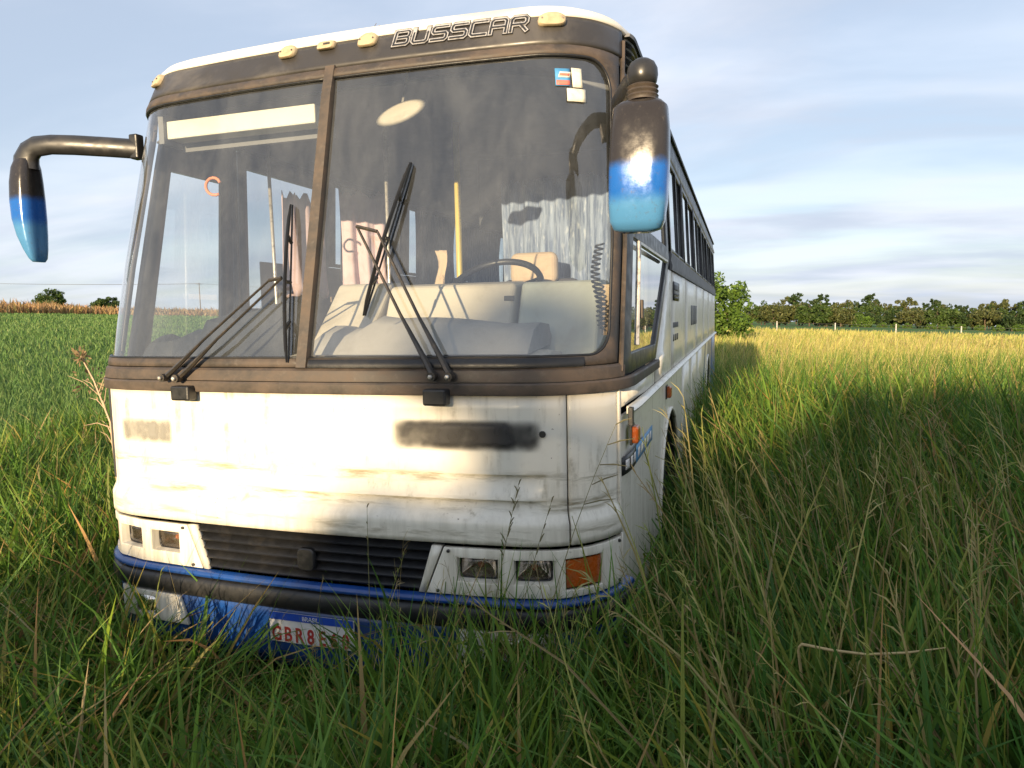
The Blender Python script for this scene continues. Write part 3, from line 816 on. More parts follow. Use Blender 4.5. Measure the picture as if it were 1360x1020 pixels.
# --- the two sides
YB = [2.25, 3.5, 5.0, 6.5, 8.0, 9.5, 10.86]
def rear_edge(z): return float(np.interp(z, [1.47, 2.03], [1.36, 2.14]))
def side(sg):
    sy = lambda y: sg * SY(y)
    # lower panels; the front one is cut for the wheel arch
    def arch_panel(ya, yb, yc, rad):
        zb, zt, zc = .38, 1.318, .48
        n = 30; inner = []; outer = []
        for k in range(n + 1):
            a = math.pi * k / n; inner.append((yc - rad * math.cos(a), max(zb, zc + rad * math.sin(a)) if 0 < k < n else zb))
        m_ = n // 2
        for k in range(n + 1):
            a = math.pi * k / n; c, s_ = -math.cos(a), math.sin(a)
            L = (yc - ya) if c < 0 else (yb - yc); Hh = zt - zc
            t = min(L / max(abs(c), 1e-6), Hh / max(s_, 1e-6)); outer.append((yc + c * t, zc + s_ * t))
        outer[0] = (ya, zb); outer[-1] = (yb, zb)
        # force the two top corners
        ic = min(range(n + 1), key=lambda i: abs(outer[i][0] - ya) + abs(outer[i][1] - zt)); outer[ic] = (ya, zt)
        ic = min(range(n + 1), key=lambda i: abs(outer[i][0] - yb) + abs(outer[i][1] - zt)); outer[ic] = (yb, zt)
        vs = [surf(sy(y), z, .004) for y, z in inner] + [surf(sy(y), z, .004) for y, z in outer]
        o = MB().add(vs, [(i, i + 1, n + 2 + i, n + 1 + i) for i in range(n)]).build('lower_panel', M['white_side'], BUS)
        if o.data.polygons[0].normal.x * sg < 0: o.data.flip_normals()
        md = o.modifiers.new('solid', 'SOLIDIFY'); md.thickness = .015; md.offset = -1
        lip = [surf(sy(y), z, .008) for y, z in inner]
        MB().tube(lip, .014, 6).build('arch_lip', M['white'], o, smooth=True)
        # dark well
        b = MB(); vs = []
        for y, z in inner:
            p = surf(sy(y), z, -.012); vs += [p, (p[0] - sg * .45, p[1], p[2])]
        k = len(inner)
        b.add(vs, [(2 * i, 2 * i + 1, 2 * i + 3, 2 * i + 2) for i in range(k - 1)])
        b.add([(sg * (1.25 - .46), y, z) for y, z in inner], [tuple(range(k))])
        b.build('wheel_well', M['dark'], o)
        # wheel
        w = MB().lathe([(.30, -.13), (.46, -.13), (.50, -.10), (.505, .0), (.50, .10), (.46, .13), (.30, .13)], (sg * 1.06, yc, .50), 'x', 36).build('wheel', M['tyre'], BUS, auto=40)
        MB().lathe([(.31, -.02 * sg), (.30, .09 * sg), (.22, .075 * sg), (.16, .04 * sg), (.13, .10 * sg), (.10, .12 * sg), (.001, .12 * sg)], (sg * 1.06, yc, .50), 'x', 28).build('rim', M['grey'], w, auto=40)
    arch_panel(.335, 3.18, 2.16, .63)
    ys = [3.19, 4.25, 5.35, 6.45]
    for a, c in zip(ys[:-1], ys[1:]):
        o = skin('lower_panel', lin(sy(a + .004), sy(c - .004), 4), lin(.38, 1.318, 4), M['white_side'], off=.004, solid=.015)
        MB().box((sg * 1.262, (a + c) / 2, .62), (.012, .10, .03)).build('latch', M['steel'], o, bevel=.003)
    arch_panel(6.455, 9.35, 7.9, .63)
    skin('lower_panel', lin(sy(9.36), sy(10.99), 4), lin(.38, 1.318, 4), M['white_side'], off=.004, solid=.015)
    # moulding with its broken end
    sweep('side_moulding', sy(.40), sy(10.99), [(.002, 1.322), (.026, 1.324), (.034, 1.336), (.026, 1.350), (.002, 1.352)], M['white_side'], ns=60, auto=60)
    MB().box((sg * 1.266, .378, 1.315), (.02, .03, .075)).build('moulding_end', M['plastic'], BUS, bevel=.003)
    # mid panels
    wrear = (lambda z: sy(rear_edge(z) + .012))
    skin('mid_panel', [sy(.336), sy(.9), sy(1.30)], [1.356, 1.432], M['white_side'], off=.004, solid=.015)
    skin('mid_panel', [wrear, sy(2.240)], merge([1.356, 1.44, 1.47], lin(1.5, 1.985, 6)), M['white_side'], off=.004, solid=.015)
    for a, c in zip(YB[:-1], YB[1:]):
        skin('mid_panel', lin(sy(a + .005), sy(c - .005), 4), lin(1.356, 1.985, 5), M['white_side'], off=.004, solid=.015)
    # window rail, upper band
    rail = sweep('window_rail', sy(2.22), sy(10.99), [(.0, 1.990), (.014, 1.990), (.018, 2.02), (.010, 2.05), (.016, 2.085), (.012, 2.105), (.0, 2.105)], M['grey'], ns=50, auto=60)
    skin('upper_band', lin(sy(1.30), sy(10.99), 30), [2.735, 2.80, 2.905], M['black'], off=.004, solid=.02)
    for k, (a, c) in enumerate(zip(YB[:-1], YB[1:])):
        a2, c2 = a + .055, c - .055
        w = skin('side_window', [sy(a2), sy(a2 + .03), sy(a2 + .62), sy(a2 + .66), sy(c2 - .03), sy(c2)], [2.108, 2.135, 2.70, 2.732], M['black'], off=.006, solid=.025,
                 skip=lambda i, j: j == 1 and i in (1, 3))
        skin('pane', [sy(a2 + .032), sy(a2 + .618)], [2.137, 2.698], M['sideglass'], w, off=-.006, solid=0)
        skin('pane', [sy(a2 + .662), sy(c2 - .032)], [2.137, 2.698], M['sideglass'], w, off=-.010, solid=0)
    for k, yb in enumerate(YB):
        skin('window_post', [sy(yb - .05), sy(yb + .05)], [2.108, 2.732], M['black'], off=.010, solid=.05)
    skin('inner_lining', lin(sy(1.40), sy(10.9), 24), [.95, 1.5, 2.09], M['lining'], off=-.045, solid=.01)
side(1); side(-1)

# driver's window (image right): black frame with slanted rear edge, lower sliding pane, upper pane
def cab_side(sg, door):
    sy = lambda y: sg * SY(y)
    re = lambda z: sy(rear_edge(z)); re2 = lambda z: sy(rear_edge(z) - .13)
    if not door:
        f = skin('driver_window', [sy(.325), sy(.46), re2, re], [1.480, 1.560, 2.04, 2.12, 2.66, 2.73], M['black'], off=.004, solid=.035, skip=lambda i, j: i == 1 and j in (1, 3), bevel=.004)
        skin('pane', [sy(.462), lambda z: sy(rear_edge(z) - .132)], [1.562, 1.7, 1.9, 2.038], M['sideglass'], f, off=-.010, solid=0)
        skin('pane', [sy(.462), lambda z: sy(rear_edge(z) - .132)], [2.122, 2.658], M['sideglass'], f, off=-.010, solid=0)
        # pale inner sash of the slider and its catch
        fr = [surf(sy(y), z, .012) for y, z in ((.56, 1.59), (.56, 2.02), (1.86, 2.02))]
        MB().tube(fr, .012, 6).build('sash', M['chrome'], f)
        MB().box(surf(sy(.60), 1.74, .022), (.02, .035, .08)).build('catch', M['rubber'], f, bevel=.004)
        skin('vent_panel', [sy(.325), sy(1.295)], [2.735, 2.905], M['black'], off=-.016, solid=.02)
        for k in range(4):
            z = 2.750 + k * .040
            sweep('louvre', sy(.345), sy(1.28), [(-.014, z), (.012, z + .004), (.016, z + .010), (-.010, z + .026)], M['black'], ns=16)
        # gutter strip on the pillar
        MB().tube([surf(sy(.318), z, .012) for z in lin(1.5, 2.86, 8)], .010, 6).build('pillar_strip', M['rubber'], BUS)
    else:
        skin('upper_band', lin(sy(.325), sy(1.295), 6), [2.735, 2.905], M['black'], off=.004, solid=.02)
        d = skin('entrance_door', [sy(.345), sy(.46), sy(1.04), sy(1.13)], [.42, .60, 1.30, 1.48, 2.52, 2.73], M['black'], off=.004, solid=.04, skip=lambda i, j: i == 1 and j in (1, 3))
        skin('pane', [sy(.462), sy(1.038)], [.602, 1.298], M['sideglass'], d, off=-.010, solid=0)
        skin('pane', [sy(.462), sy(1.038)], [1.482, 2.518], M['glass'], d, off=-.010, solid=0)
        skin('door_post', [sy(1.135), sy(1.165)], [.42, 2.73], M['black'], off=.004, solid=.05)
        f = skin('cab_window', [sy(1.24), sy(1.30), sy(2.14), sy(2.20)], [1.480, 1.80, 2.64, 2.73], M['black'], off=.004, solid=.04, skip=lambda i, j: i == 1 and j == 1)
        skin('pane', [sy(1.302), sy(2.138)], [1.802, 2.638], M['sideglass'], f, off=-.010, solid=0)
cab_side(1, False); cab_side(-1, True)

# --- rear end and belly
tailz = [.40, 1.3, 2.0, 2.75, 2.914]
tp = MB()
for i in range(4):
    za, zb = tailz[i], tailz[i + 1]
    if i == 2:
        for x0, x1 in ((-1, -.86), (.86, 1)):
            tp.add([(x0 * 1.24, 10.99, za), (x1 * 1.24, 10.99, za), (x1 * 1.21, 10.99, zb), (x0 * 1.21, 10.99, zb)], [(0, 1, 2, 3)])
    else: tp.add([(-1.24, 10.99, za), (1.24, 10.99, za), (1.24 * wz(zb), 10.99, zb), (-1.24 * wz(zb), 10.99, zb)], [(0, 1, 2, 3)])
tp.add([(-1.20, 10.99, 2.914), (1.20, 10.99, 2.914), (.8, 10.99, 3.01), (-.8, 10.99, 3.01)], [(0, 1, 2, 3)])
tail = tp.build('tail_panel', M['white_side'], BUS, solid=-.03)
MB().add([(-1.05, 10.98, 2.0), (1.05, 10.98, 2.0), (1.05, 10.98, 2.75), (-1.05, 10.98, 2.75)], [(0, 1, 2, 3)]).build('rear_pane', M['sideglass'], tail)
MB().box((0, 5.75, .92), (2.38, 10.4, .05)).build('floor', M['dark'], BUS)
MB().box((.10, .72, .86), (2.1, .9, .05)).build('cab_floor', M['dark'], BUS)
MB().box((0, 5.6, .60), (1.0, 10.2, .30)).build('chassis', M['dark'], BUS)

# --- small things on the right flank
for y, z in ((.478, 1.228), (1.95, 1.242)):
    l = MB().box((1.270, y, z), (.032, .075, .070)).build('side_marker', M['amber'], BUS, bevel=.010)
    MB().box((1.256, y, z), (.010, .088, .083)).build('lamp_base', M['plastic'], l, bevel=.002)
sk = patch('side_sticker', SY(.60), SY(1.20), 1.080, 1.155, M['stside'], BUS, .006); sk['label'] = 'faded blue sticker low on the flank'
sk2 = patch('side_sticker', SY(.336), SY(.596), 1.080, 1.155, M['plastic'], BUS, .006); sk2['label'] = 'black end of the flank sticker'
for k in range(5):
    patch('sticker_letter', SY(.64 + k * .105), SY(.715 + k * .105), 1.098, 1.138, M['paper'] if k % 2 else M['plate'], sk, .0085, shear=.2, n=1).scale = (1, 1, 1)
for k in range(3):
    patch('sticker_letter', SY(.37 + k * .075), SY(.42 + k * .075), 1.098, 1.138, M['plate'], sk2, .0085, n=1)
bd = patch('dark_notice', SY(2.36), SY(2.86), 1.80, 1.925, M['plastic'], BUS, .010)
for k, (za, zb) in enumerate(((1.868, 1.905), (1.838, 1.850), (1.814, 1.826))):
    patch('notice_line', SY(2.42), SY(2.80), za, zb, M['grey'], bd, .013, n=1)
for k in range(5): patch('painted_mark', SY(2.40 + k * .09), SY(2.46 + k * .09), 1.62, 1.655, M['grey'], BUS, .0062, n=1)
for k in range(3): patch('painted_mark', SY(2.40 + k * .15), SY(2.50 + k * .15), 1.53, 1.575, M['brow'], BUS, .0062, shear=.5, n=1)
for k in range(4): patch('painted_mark', SY(4.25 + k * .24), SY(4.42 + k * .24), 1.60, 1.78, M['grey'], BUS, .0062, n=1)

# blurred lettering on the hood
patch('faded_lettering', -.985, -.660, 1.190, 1.312, M['smudge1'], BUS, .003, n=8)['label'] = 'small pale blurred lettering on the hood'
patch('faded_lettering', .385, .995, 1.210, 1.345, M['smudge2'], BUS, .003, n=12)['label'] = 'long dark blurred lettering on the hood'
MB().lathe([(.013, -.004), (.012, .004), (.001, .005)], surf(.990, 1.287, .004), 'y', 10).build('badge_stud', M['plastic'], BUS)

# --- wipers
def wiper(piv, joint, tip, tail_, name='wiper'):
    w = empty(name); w.parent = BUS
    P = lambda q, o: Vector(surf(q[0], q[1], o))
    for i, (pv, jt) in enumerate(zip(piv, joint)):
        a, b_ = P(pv, .045), P(jt, .060)
        mid = a.lerp(b_, .40); mid.y -= .012
        MB().tube([a, a.lerp(b_, .12), mid, b_], [.016, .014, .008, .0065], 6, flat=.7).build('arm', M['steel'], w, auto=50)
        MB().lathe([(.017, -.024), (.017, .006), (.011, .014), (.001, .015)], a, 'y', 10).build('pivot', M['steel'], w, auto=50)
        MB().lathe([(.009, -.026), (.009, -.034), (.006, -.037), (.001, -.038)], a, 'y', 6).build('nut', M['chrome'], w)
    MB().tube([P(joint[0], .062), P(joint[1], .062)], .008, 6).build('link', M['steel'], w)
    t0, t1 = P(tip, .024), P(tail_, .024); ctr = t0.lerp(t1, .45); ctr.y -= .032
    pts = [t0.lerp(t1, k / 10) for k in range(11)]
    for k, p in enumerate(pts): p.y -= .026 * (1 - ((k - 5) / 5) ** 2)
    MB().tube(pts, [.005] + [.011] * 9 + [.005], 6, flat=.6).build('blade_frame', M['plastic'], w, auto=50)
    rub = [t0.lerp(t1, k / 8) + Vector((0, .014, 0)) for k in range(9)]
    MB().tube(rub, .0065, 6, flat=.5).build('blade_rubber', M['plastic'], w)
    for k in (2, 5, 8): MB().tube([pts[k], rub[min(8, round(k * .8))]], .008, 6).build('claw', M['steel'], w)
wiper([(-.640, 1.492), (-.565, 1.490)], [(-.145, 1.885), (-.085, 1.893)], (-.105, 2.20), (-.050, 1.555))
wiper([(.590, 1.505), (.655, 1.505)], [(.235, 2.085), (.325, 2.060)], (.430, 2.335), (.275, 1.735))

# --- mirrors
def mirror_right():
    r = empty('mirror', (1.338, .12, 2.45)); r.parent = BUS
    # housing: rounded box, black over blue
    b = MB(); n = 28; rings = []
    for (z, wx, wy, cx, cy) in ((.012, .040, .035, .0, .03), (.0, .075, .050, 0, .02), (-.02, .094, .062, .0, .015), (-.10, .101, .070, .0, .01), (-.22, .103, .074, -.003, .005), (-.34, .101, .070, -.008, .008), (-.405, .095, .062, -.012, .015), (-.432, .082, .050, -.012, .02), (-.442, .05, .03, -.012, .022)):
        for j in range(n):
            t = 2 * math.pi * j / n; c, s_ = math.cos(t), math.sin(t); e = .5
            rings.append((cx + wx * math.copysign(abs(c) ** e, c), cy + wy * math.copysign(abs(s_) ** e, s_), z))
    k = len(rings) // n
    b.add(rings, [(i * n + j, i * n + (j + 1) % n, (i + 1) * n + (j + 1) % n, (i + 1) * n + j) for i in range(k - 1) for j in range(n)] + [tuple(range(n)), tuple((k - 1) * n + j for j in range(n))])
    b.build('mirror_housing', M['mirror_paint'], r, auto=60)
    MB().box((-.006, .0815, -.21), (.165, .006, .36)).build('mirror_glass', M['silver'], r, bevel=.002)
    neck = [(.052, .00)] + [(.05 + .006 * (i % 2), .006 + .008 * i) for i in range(6)] + [(.040, .056)]
    MB().lathe(neck, (0.005, .03, .01), 'z', 20).build('ribbed_neck', M['rubber'], r, auto=60)
    prof = [(.040, .050), (.050, .062), (.054, .085), (.052, .108), (.042, .128), (.024, .140), (.001, .144)]
    MB().lathe(prof, (.005, .03, .01), 'z', 22).build('arm_boot', M['black'], r, smooth=True)
    MB().tube([(0, .03, .10), (-.05, .14, .11), (-.12, .30, .09), (-.135, .42, .06)], [.035, .034, .032, .03], 10).build('mirror_arm', M['black'], r, smooth=True)
    MB().box((-.118, .36, .04), (.05, .05, .10)).build('mirror_bracket', M['chrome'], r, bevel=.006)
M['mirror_paint'] = mirror_paint('mirror_paint')
mirror_right()
def mirror_left():
    r = empty('mirror', (-1.70, .30, 2.56)); r.parent = BUS
    # arm from the corner, then the housing hanging from its end
    arm = [(.52, .16, .035), (.30, .06, .062), (.12, .01, .080), (.03, .0, .070), (-.02, .0, .035), (-.045, .0, -.02)]
    b = MB(); vs = []
    secs = [((.53, .165, .020), .030), ((.40, .11, .030), .030), ((.25, .05, .040), .030), ((.14, .015, .045), .030), ((.06, 0, .040), .032), ((.015, 0, .020), .036), ((-.012, 0, -.02), .042), ((-.018, 0, -.06), .044)]
    b.tube([s_[0] for s_ in secs], [s_[1] for s_ in secs], 12, flat=1.6)
    b.build('mirror_arm', M['black'], r, auto=50)
    MB().box((.52, .16, .03), (.05, .05, .12)).build('arm_hinge', M['plastic'], r, bevel=.008)
    b = MB(); n = 26; rings = []
    for (z, x0_, x1_, wy) in ((-.02, -.060, .030, .045), (-.06, -.072, .032, .060), (-.13, -.084, .033, .068), (-.22, -.088, .034, .072), (-.31, -.082, .034, .072), (-.39, -.062, .034, .066), (-.46, -.032, .034, .056), (-.505, -.008, .032, .045), (-.522, .004, .026, .032)):
        for j in range(n):
            t = 2 * math.pi * j / n; c, s_ = math.cos(t), math.sin(t); e = .62
            cx, w = (x0_ + x1_) / 2, (x1_ - x0_) / 2
            rings.append((cx + w * math.copysign(abs(c) ** e, c), wy * math.copysign(abs(s_) ** e, s_), z))
    k = len(rings) // n
    b.add(rings, [(i * n + j, i * n + (j + 1) % n, (i + 1) * n + (j + 1) % n, (i + 1) * n + j) for i in range(k - 1) for j in range(n)] + [tuple(range(n)), tuple((k - 1) * n + j for j in range(n))])
    b.build('mirror_housing', M['mirror_paint'], r, auto=60)
mirror_left()

# --- cab interior
MB().box((-.585, .52, 2.655), (.83, .10, .085)).build('sign_box', M['signbox'], BUS, bevel=.006)
MB().box((-1.02, .52, 2.66), (.03, .13, .14)).build('sign_bracket', M['lining'], BUS)
MB().box((-.58, .60, 2.60), (.86, .03, .05)).build('sign_rail', M['grey'], BUS)
# ceiling: shallow arch
b = MB(); vs = []
xs = lin(-1.17, 1.17, 16); ysl = [.58, .9, 1.6, 3, 5, 7, 9, 10.9]
for y in ysl:
    for x in xs: vs.append((x, y, 2.90 - .14 * (abs(x) / 1.17) ** 4 - (.12 if y < .6 else 0)))
b.add(vs, [(i * 17 + j, i * 17 + j + 1, (i + 1) * 17 + j + 1, (i + 1) * 17 + j) for i in range(len(ysl) - 1) for j in range(16)])
b.build('ceiling', M['grey'], BUS, smooth=True, solid=.01)
# arched header behind the driver (dark dome seen through the right pane)
b = MB(); vs = []
for k in range(17):
    a = math.pi * k / 16; vs += [(.58 - .62 * math.cos(a), 2.28, 2.30 + .34 * math.sin(a)), (.58 - .62 * math.cos(a), 2.28, 2.78)]
b.add(vs, [(2 * i, 2 * i + 1, 2 * i + 3, 2 * i + 2) for i in range(16)])
b.build('partition_header', M['dark'], BUS, solid=.02)
# dash: profile extruded across, rounded
def prism_x(name, prof, x0, x1, mat, parent=BUS, bevel=.02, taper=0.0):
    k = len(prof); vs = [(x0, y, z) for y, z in prof] + [(x1, y + taper, z) for y, z in prof]
    return MB().add(vs, [(i, (i + 1) % k, k + (i + 1) % k, k + i) for i in range(k)] + [tuple(range(k - 1, -1, -1)), tuple(k + i for i in range(k))]).build(name, mat, parent, bevel=bevel, seg=3)
DASH = prism_x('dashboard', [(.42, 1.18), (.46, 1.56), (.56, 1.74), (.62, 1.868), (.80, 1.885), (1.0, 1.72), (1.0, 1.18)], .10, .72, M['beige'])
prism_x('dash_end', [(.46, 1.18), (.52, 1.56), (.60, 1.74), (.66, 1.872), (.86, 1.88), (1.02, 1.72), (1.02, 1.18)], .735, 1.10, M['teal'], DASH)
prism_x('dash_lobe', [(.30, 1.18), (.36, 1.58), (.52, 1.74), (.66, 1.89), (.86, 1.90), (1.0, 1.72), (1.0, 1.18)], -.20, .085, M['beige'], DASH)
MB().box((.70, .585, 1.80), (.045, .010, .022)).build('dash_switch', M['plastic'], DASH)
prism_x('dash_ledge', [(.13, 1.18), (.13, 1.56), (.34, 1.585), (.52, 1.57), (.52, 1.18)], -.20, .96, M['beige'], DASH)
prism_x('step_wall', [(.12, 1.0), (.12, 1.50), (.26, 1.52), (.30, 1.0)], -1.12, -.22, M['dark'])
# instrument cover: grey hood with a bowed top
b = MB(); vs = []; nx = 20
for i in range(nx + 1):
    x = -.10 + 1.0 * i / nx
    h = 1.665 + .045 * math.sin(math.pi * min(1, i / nx * 1.15)) + (.02 * math.sin(i * 1.3) if i < 8 else 0) + .03 * (i / nx)
    if i == 0: h -= .05
    for (y, z) in ((.165, 1.575), (.19, 1.60), (.26, h - .03), (.36, h), (.50, h - .01), (.56, 1.60)): vs.append((x, y + .05 * abs(x - .4) ** 2, z))
b.add(vs, [(i * 6 + j, i * 6 + j + 1, (i + 1) * 6 + j + 1, (i + 1) * 6 + j) for i in range(nx) for j in range(5)] + [tuple(range(6)), tuple(nx * 6 + j for j in range(6))])
b.build('instrument_hood', M['cover'], DASH, smooth=True, auto=50)
# steering wheel
sw = empty('steering_wheel'); sw.parent = BUS
C = Vector((.50, .98, 1.86)); rot = Matrix.Rotation(R(38), 3, 'X')
ring = [C + rot @ Vector((.235 * math.cos(t), .235 * math.sin(t), 0)) for t in np.linspace(0, 2 * math.pi, 41)]
MB().tube(ring, .017, 8, cap=False).build('wheel_rim', M['plastic'], sw, smooth=True)
for a in (20, 160, 270):
    MB().tube([C + Vector((0, 0, -.03)), C + rot @ Vector((.23 * math.cos(R(a)), .23 * math.sin(R(a)), 0))], .016, 6, flat=.5).build('spoke', M['plastic'], sw)
MB().lathe([(.05, -.03), (.06, 0), (.04, .025), (.001, .03)], C, 'z', 14).build('hub', M['plastic'], sw, smooth=True)
# driver seat
ds = empty('driver_seat'); ds.parent = BUS
MB().box((.52, 1.50, 1.36), (.50, .50, .14)).build('cushion', M['seat'], ds, bevel=.04)
MB().box((.52, 1.76, 1.66), (.48, .12, .56), Matrix.Rotation(R(-8), 3, 'X')).build('backrest', M['seat'], ds, bevel=.04)
MB().box((.50, 1.72, 2.00), (.29, .10, .19)).build('headrest', M['skinbeige'], ds, bevel=.045, seg=4)
MB().box((.52, 1.5, 1.10), (.3, .3, .36)).build('pedestal', M['dark'], ds)
# poles and rails
MB().tube([(.066, 1.6, .95), (.066, 1.6, 2.86)], .019, 10).build('yellow_pole', M['yellow'], BUS, smooth=True)
MB().tube([(-.205, 1.2, .95), (-.195, 1.2, 2.86)], .010, 8).build('grab_pole', M['chrome'], BUS, smooth=True)
MB().tube([(-.90, 1.15, .95), (-.92, 1.15, 2.75)], .010, 8).build('grab_pole', M['chrome'], BUS, smooth=True)
MB().box((-.60, 2.15, 1.86), (.95, .30, .04)).build('side_ledge', M['tan'], BUS, bevel=.004)
MB().box((-.58, 2.20, 1.42), (.93, .04, .84)).build('step_partition', M['lining'], BUS)
# convex mirror / lamp under the roof
b = MB(); b.lathe([(.001, -.012), (.09, -.008), (.125, 0), (.09, .008), (.001, .012)], (0, 0, 0), 'y', 24)
o = b.build('interior_mirror', M['beige'], BUS, smooth=True); o.location = (.248, .49, 2.618); o.scale = (1.0, 1, .38); o.rotation_euler = (R(-12), R(-14), 0)
MB().tube([(.248, .50, 2.63), (.248, .60, 2.88)], .006, 6).build('mirror_stalk', M['chrome'], BUS)
# passenger seats in pairs
def pseat(name, x, y):
    s = empty(name, (x, y, .945)); s.parent = BUS
    MB().box((0, 0, .38), (.86, .44, .13)).build('cushion', M['seat'], s, bevel=.03)
    MB().box((0, .26, .70), (.86, .12, .62), Matrix.Rotation(R(-14), 3, 'X')).build('backrest', M['seat'], s, bevel=.03)
    MB().box((0, 0, .16), (.6, .3, .31)).build('seat_stand', M['dark'], s)
    return s
p0 = pseat('passenger_seat', -.72, 3.2)
for k in range(8):
    for sx in (-1, 1):
        if k == 0 and sx < 0: continue
        c = copy_thing(p0, BUS); c.location = (sx * .72, 3.2 + k * .92, .945)

# ------------------------------------------------------------------ loose things in the cab
def curtain(name, p0, p1, ztop, zbot, folds, depth, mat, label, ragged=.0, gather=.0, seed=0):
    """cloth hung between two floor points, with sewn folds"""
    rr = random.Random(seed); n = folds * 8; m = 14
    a, b_ = Vector((*p0, 0)), Vector((*p1, 0)); d = (b_ - a); nrm = Vector((-d.y, d.x, 0)).normalized()
    ph = [rr.uniform(-.5, .5) for _ in range(folds + 2)]
    vs = []
    drop = [rr.uniform(-ragged, ragged) for _ in range(n + 1)]
    for j in range(m + 1):
        t = j / m
        for i in range(n + 1):
            u = i / n; w = 1 - gather * math.sin(math.pi * t) * .5
            uu = .5 + (u - .5) * w
            off = depth * math.sin(2 * math.pi * folds * u + ph[int(u * folds)] + .8 * math.sin(3 * t)) * (.55 + .45 * t) + depth * .5 * math.sin(5.1 * u + 2.2 * t)
            p = a + d * uu + nrm * off
            vs.append((p.x, p.y, ztop + drop[i] * (1 - t) - (ztop - zbot) * t + drop[n - i] * t * .6 + .012 * math.cos(2 * math.pi * folds * u) * t))
    k = n + 1
    o = MB().add(vs, [(j * k + i, j * k + i + 1, (j + 1) * k + i + 1, (j + 1) * k + i) for j in range(m) for i in range(n)]).build(name, mat, None, smooth=True, solid=.003)
    return tag(o, label, 'curtain')
curtain('curtain', (-1.06, 1.46), (-1.04, 1.93), 2.52, 1.89, 3, .035, M['pink'], 'mauve curtain bunched behind the left windscreen pane', .03, .25, 1)['group'] = 'curtains hanging in the cab'
curtain('curtain', (-.84, 1.78), (-.60, 1.98), 2.545, 1.885, 3, .03, M['pink'], 'mauve patterned curtain just right of the windscreen mullion', .03, .15, 2)['group'] = 'curtains hanging in the cab'
curtain('curtain', (.20, 2.02), (1.14, 1.98), 2.56, 1.30, 9, .035, M['bluecloth'], 'blue patterned curtain hanging behind the driver seat', .03, .0, 3)['group'] = 'curtains hanging in the cab'
# more curtains inside the side windows that stay drawn
for k, (y, w, sg) in enumerate(((2.55, 1.0, -1), (3.85, .95, -1), (5.2, 1.1, -1), (6.7, 1.2, -1), (8.2, 1.2, -1), (2.28, .55, 1), (3.5, .6, 1), (5.0, .5, 1), (6.5, .7, 1), (8.0, .6, 1))):
    o = curtain('curtain', (sg * 1.15, y - w * .25), (sg * 1.15, y + w * .75), 2.70, 2.0, 4, .025, M['bluecloth'],
                'dark blue curtain at the bus side window, %s on the %s side' % (('first', 'second', 'third', 'fourth', 'fifth')[k if sg < 0 else k - 5], 'driver' if sg > 0 else 'door'), .0, .2, 10 + k)
    o['group'] = 'curtains at the side windows'

def tarp():
    prof = [(-1.17, 1.615), (-1.09, 1.655), (-1.0, 1.668), (-.955, 1.635), (-.93, 1.642), (-.84, 1.685), (-.76, 1.690), (-.705, 1.735), (-.63, 1.752), (-.575, 1.785), (-.545, 1.765), (-.50, 1.775), (-.46, 1.765), (-.40, 1.79), (-.33, 1.80), (-.25, 1.805), (-.215, 1.70)]
    ys = [.24, .27, .31, .36, .46, .58, .70]; hs = [-.30, -.10, -.02, .0, -.03, -.10, -.30]
    rr = random.Random(4); vs = []
    for y, dh in zip(ys, hs):
        for (x, z) in prof:
            vs.append((x + rr.uniform(-.012, .012), y + .10 * (abs(x) / 1.2) ** 3 + rr.uniform(-.01, .01), max(1.525, z + dh + (rr.uniform(-.02, .02) if dh else 0))))
    k = len(prof)
    b = MB().add(vs, [(j * k + i, j * k + i + 1, (j + 1) * k + i + 1, (j + 1) * k + i) for j in range(len(ys) - 1) for i in range(k - 1)])
    return b.build('tarpaulin', M['tarp'], None, auto=25, solid=.004)
tag(tarp(), 'dark crumpled tarpaulin heaped behind the left windscreen pane', 'tarpaulin')

b = MB(); pts = []
for k in range(13):
    a = R(20 + k * 25.5 * .9); pts.append((-.875 + .050 * math.cos(a), .62 + .02 * k / 12, 2.405 + .042 * math.sin(a)))
b.tube(pts, .0075, 8)
tag(b.build('mirrored_loop', M['orange'], None, smooth=True), 'orange loop modelled for a cable reflected in the left pane', 'mirrored_cable')  # solid loop stands in for an orange cable's reflection in the pane

b = MB(); pts = []
for k in range(120):
    a = k * .9; z = 1.66 + .36 * k / 119; pts.append((1.095 + .018 * math.cos(a) + .012 * math.sin(k * .06), .60 + .018 * math.sin(a), z))
b.tube(pts, .0045, 5)
tag(b.build('coiled_cord', M['plastic'], None, smooth=True), 'coiled black cord hanging at the right windscreen pillar', 'cord')
# card behind the cord
tag(MB().box((1.11, .66, 1.74), (.075, .004, .22)).build('card_strip', M['skinbeige'], None, bevel=.001), 'pinkish card strip behind the coiled cord', 'card')

b = MB(); vs = []
for j in range(9):
    t = j / 8
    for i in range(5):
        u = i / 4; vs.append((-.02 + .075 * (u - .5) * (1 - .2 * math.sin(4 * t)) + .012 * math.sin(6 * t), 1.52 + .015 * math.sin(9 * u + 3 * t), 2.115 - .26 * t))
b.add(vs, [(j * 5 + i, j * 5 + i + 1, (j + 1) * 5 + i + 1, (j + 1) * 5 + i) for j in range(8) for i in range(4)])
tag(b.build('hanging_towel', M['skinbeige'], None, smooth=True, solid=.003), 'beige towel hanging left of the yellow pole', 'towel')
b = MB(); rr = random.Random(8)
for q in range(7):
    b.tube([(.06 + q * .012, .62, 2.99), (.06 + q * .012 + rr.uniform(-.05, .05), .62 + rr.uniform(-.03, .03), 3.015 + rr.uniform(.0, .03)), (.06 + q * .012 + rr.uniform(-.09, .09), .62, 3.02 + rr.uniform(0, .05))], [.003, .0025, .001], 5)
tag(b.build('dry_twigs', M['bark'], None), 'small tuft of dry twigs lying on the roof edge', 'twig')

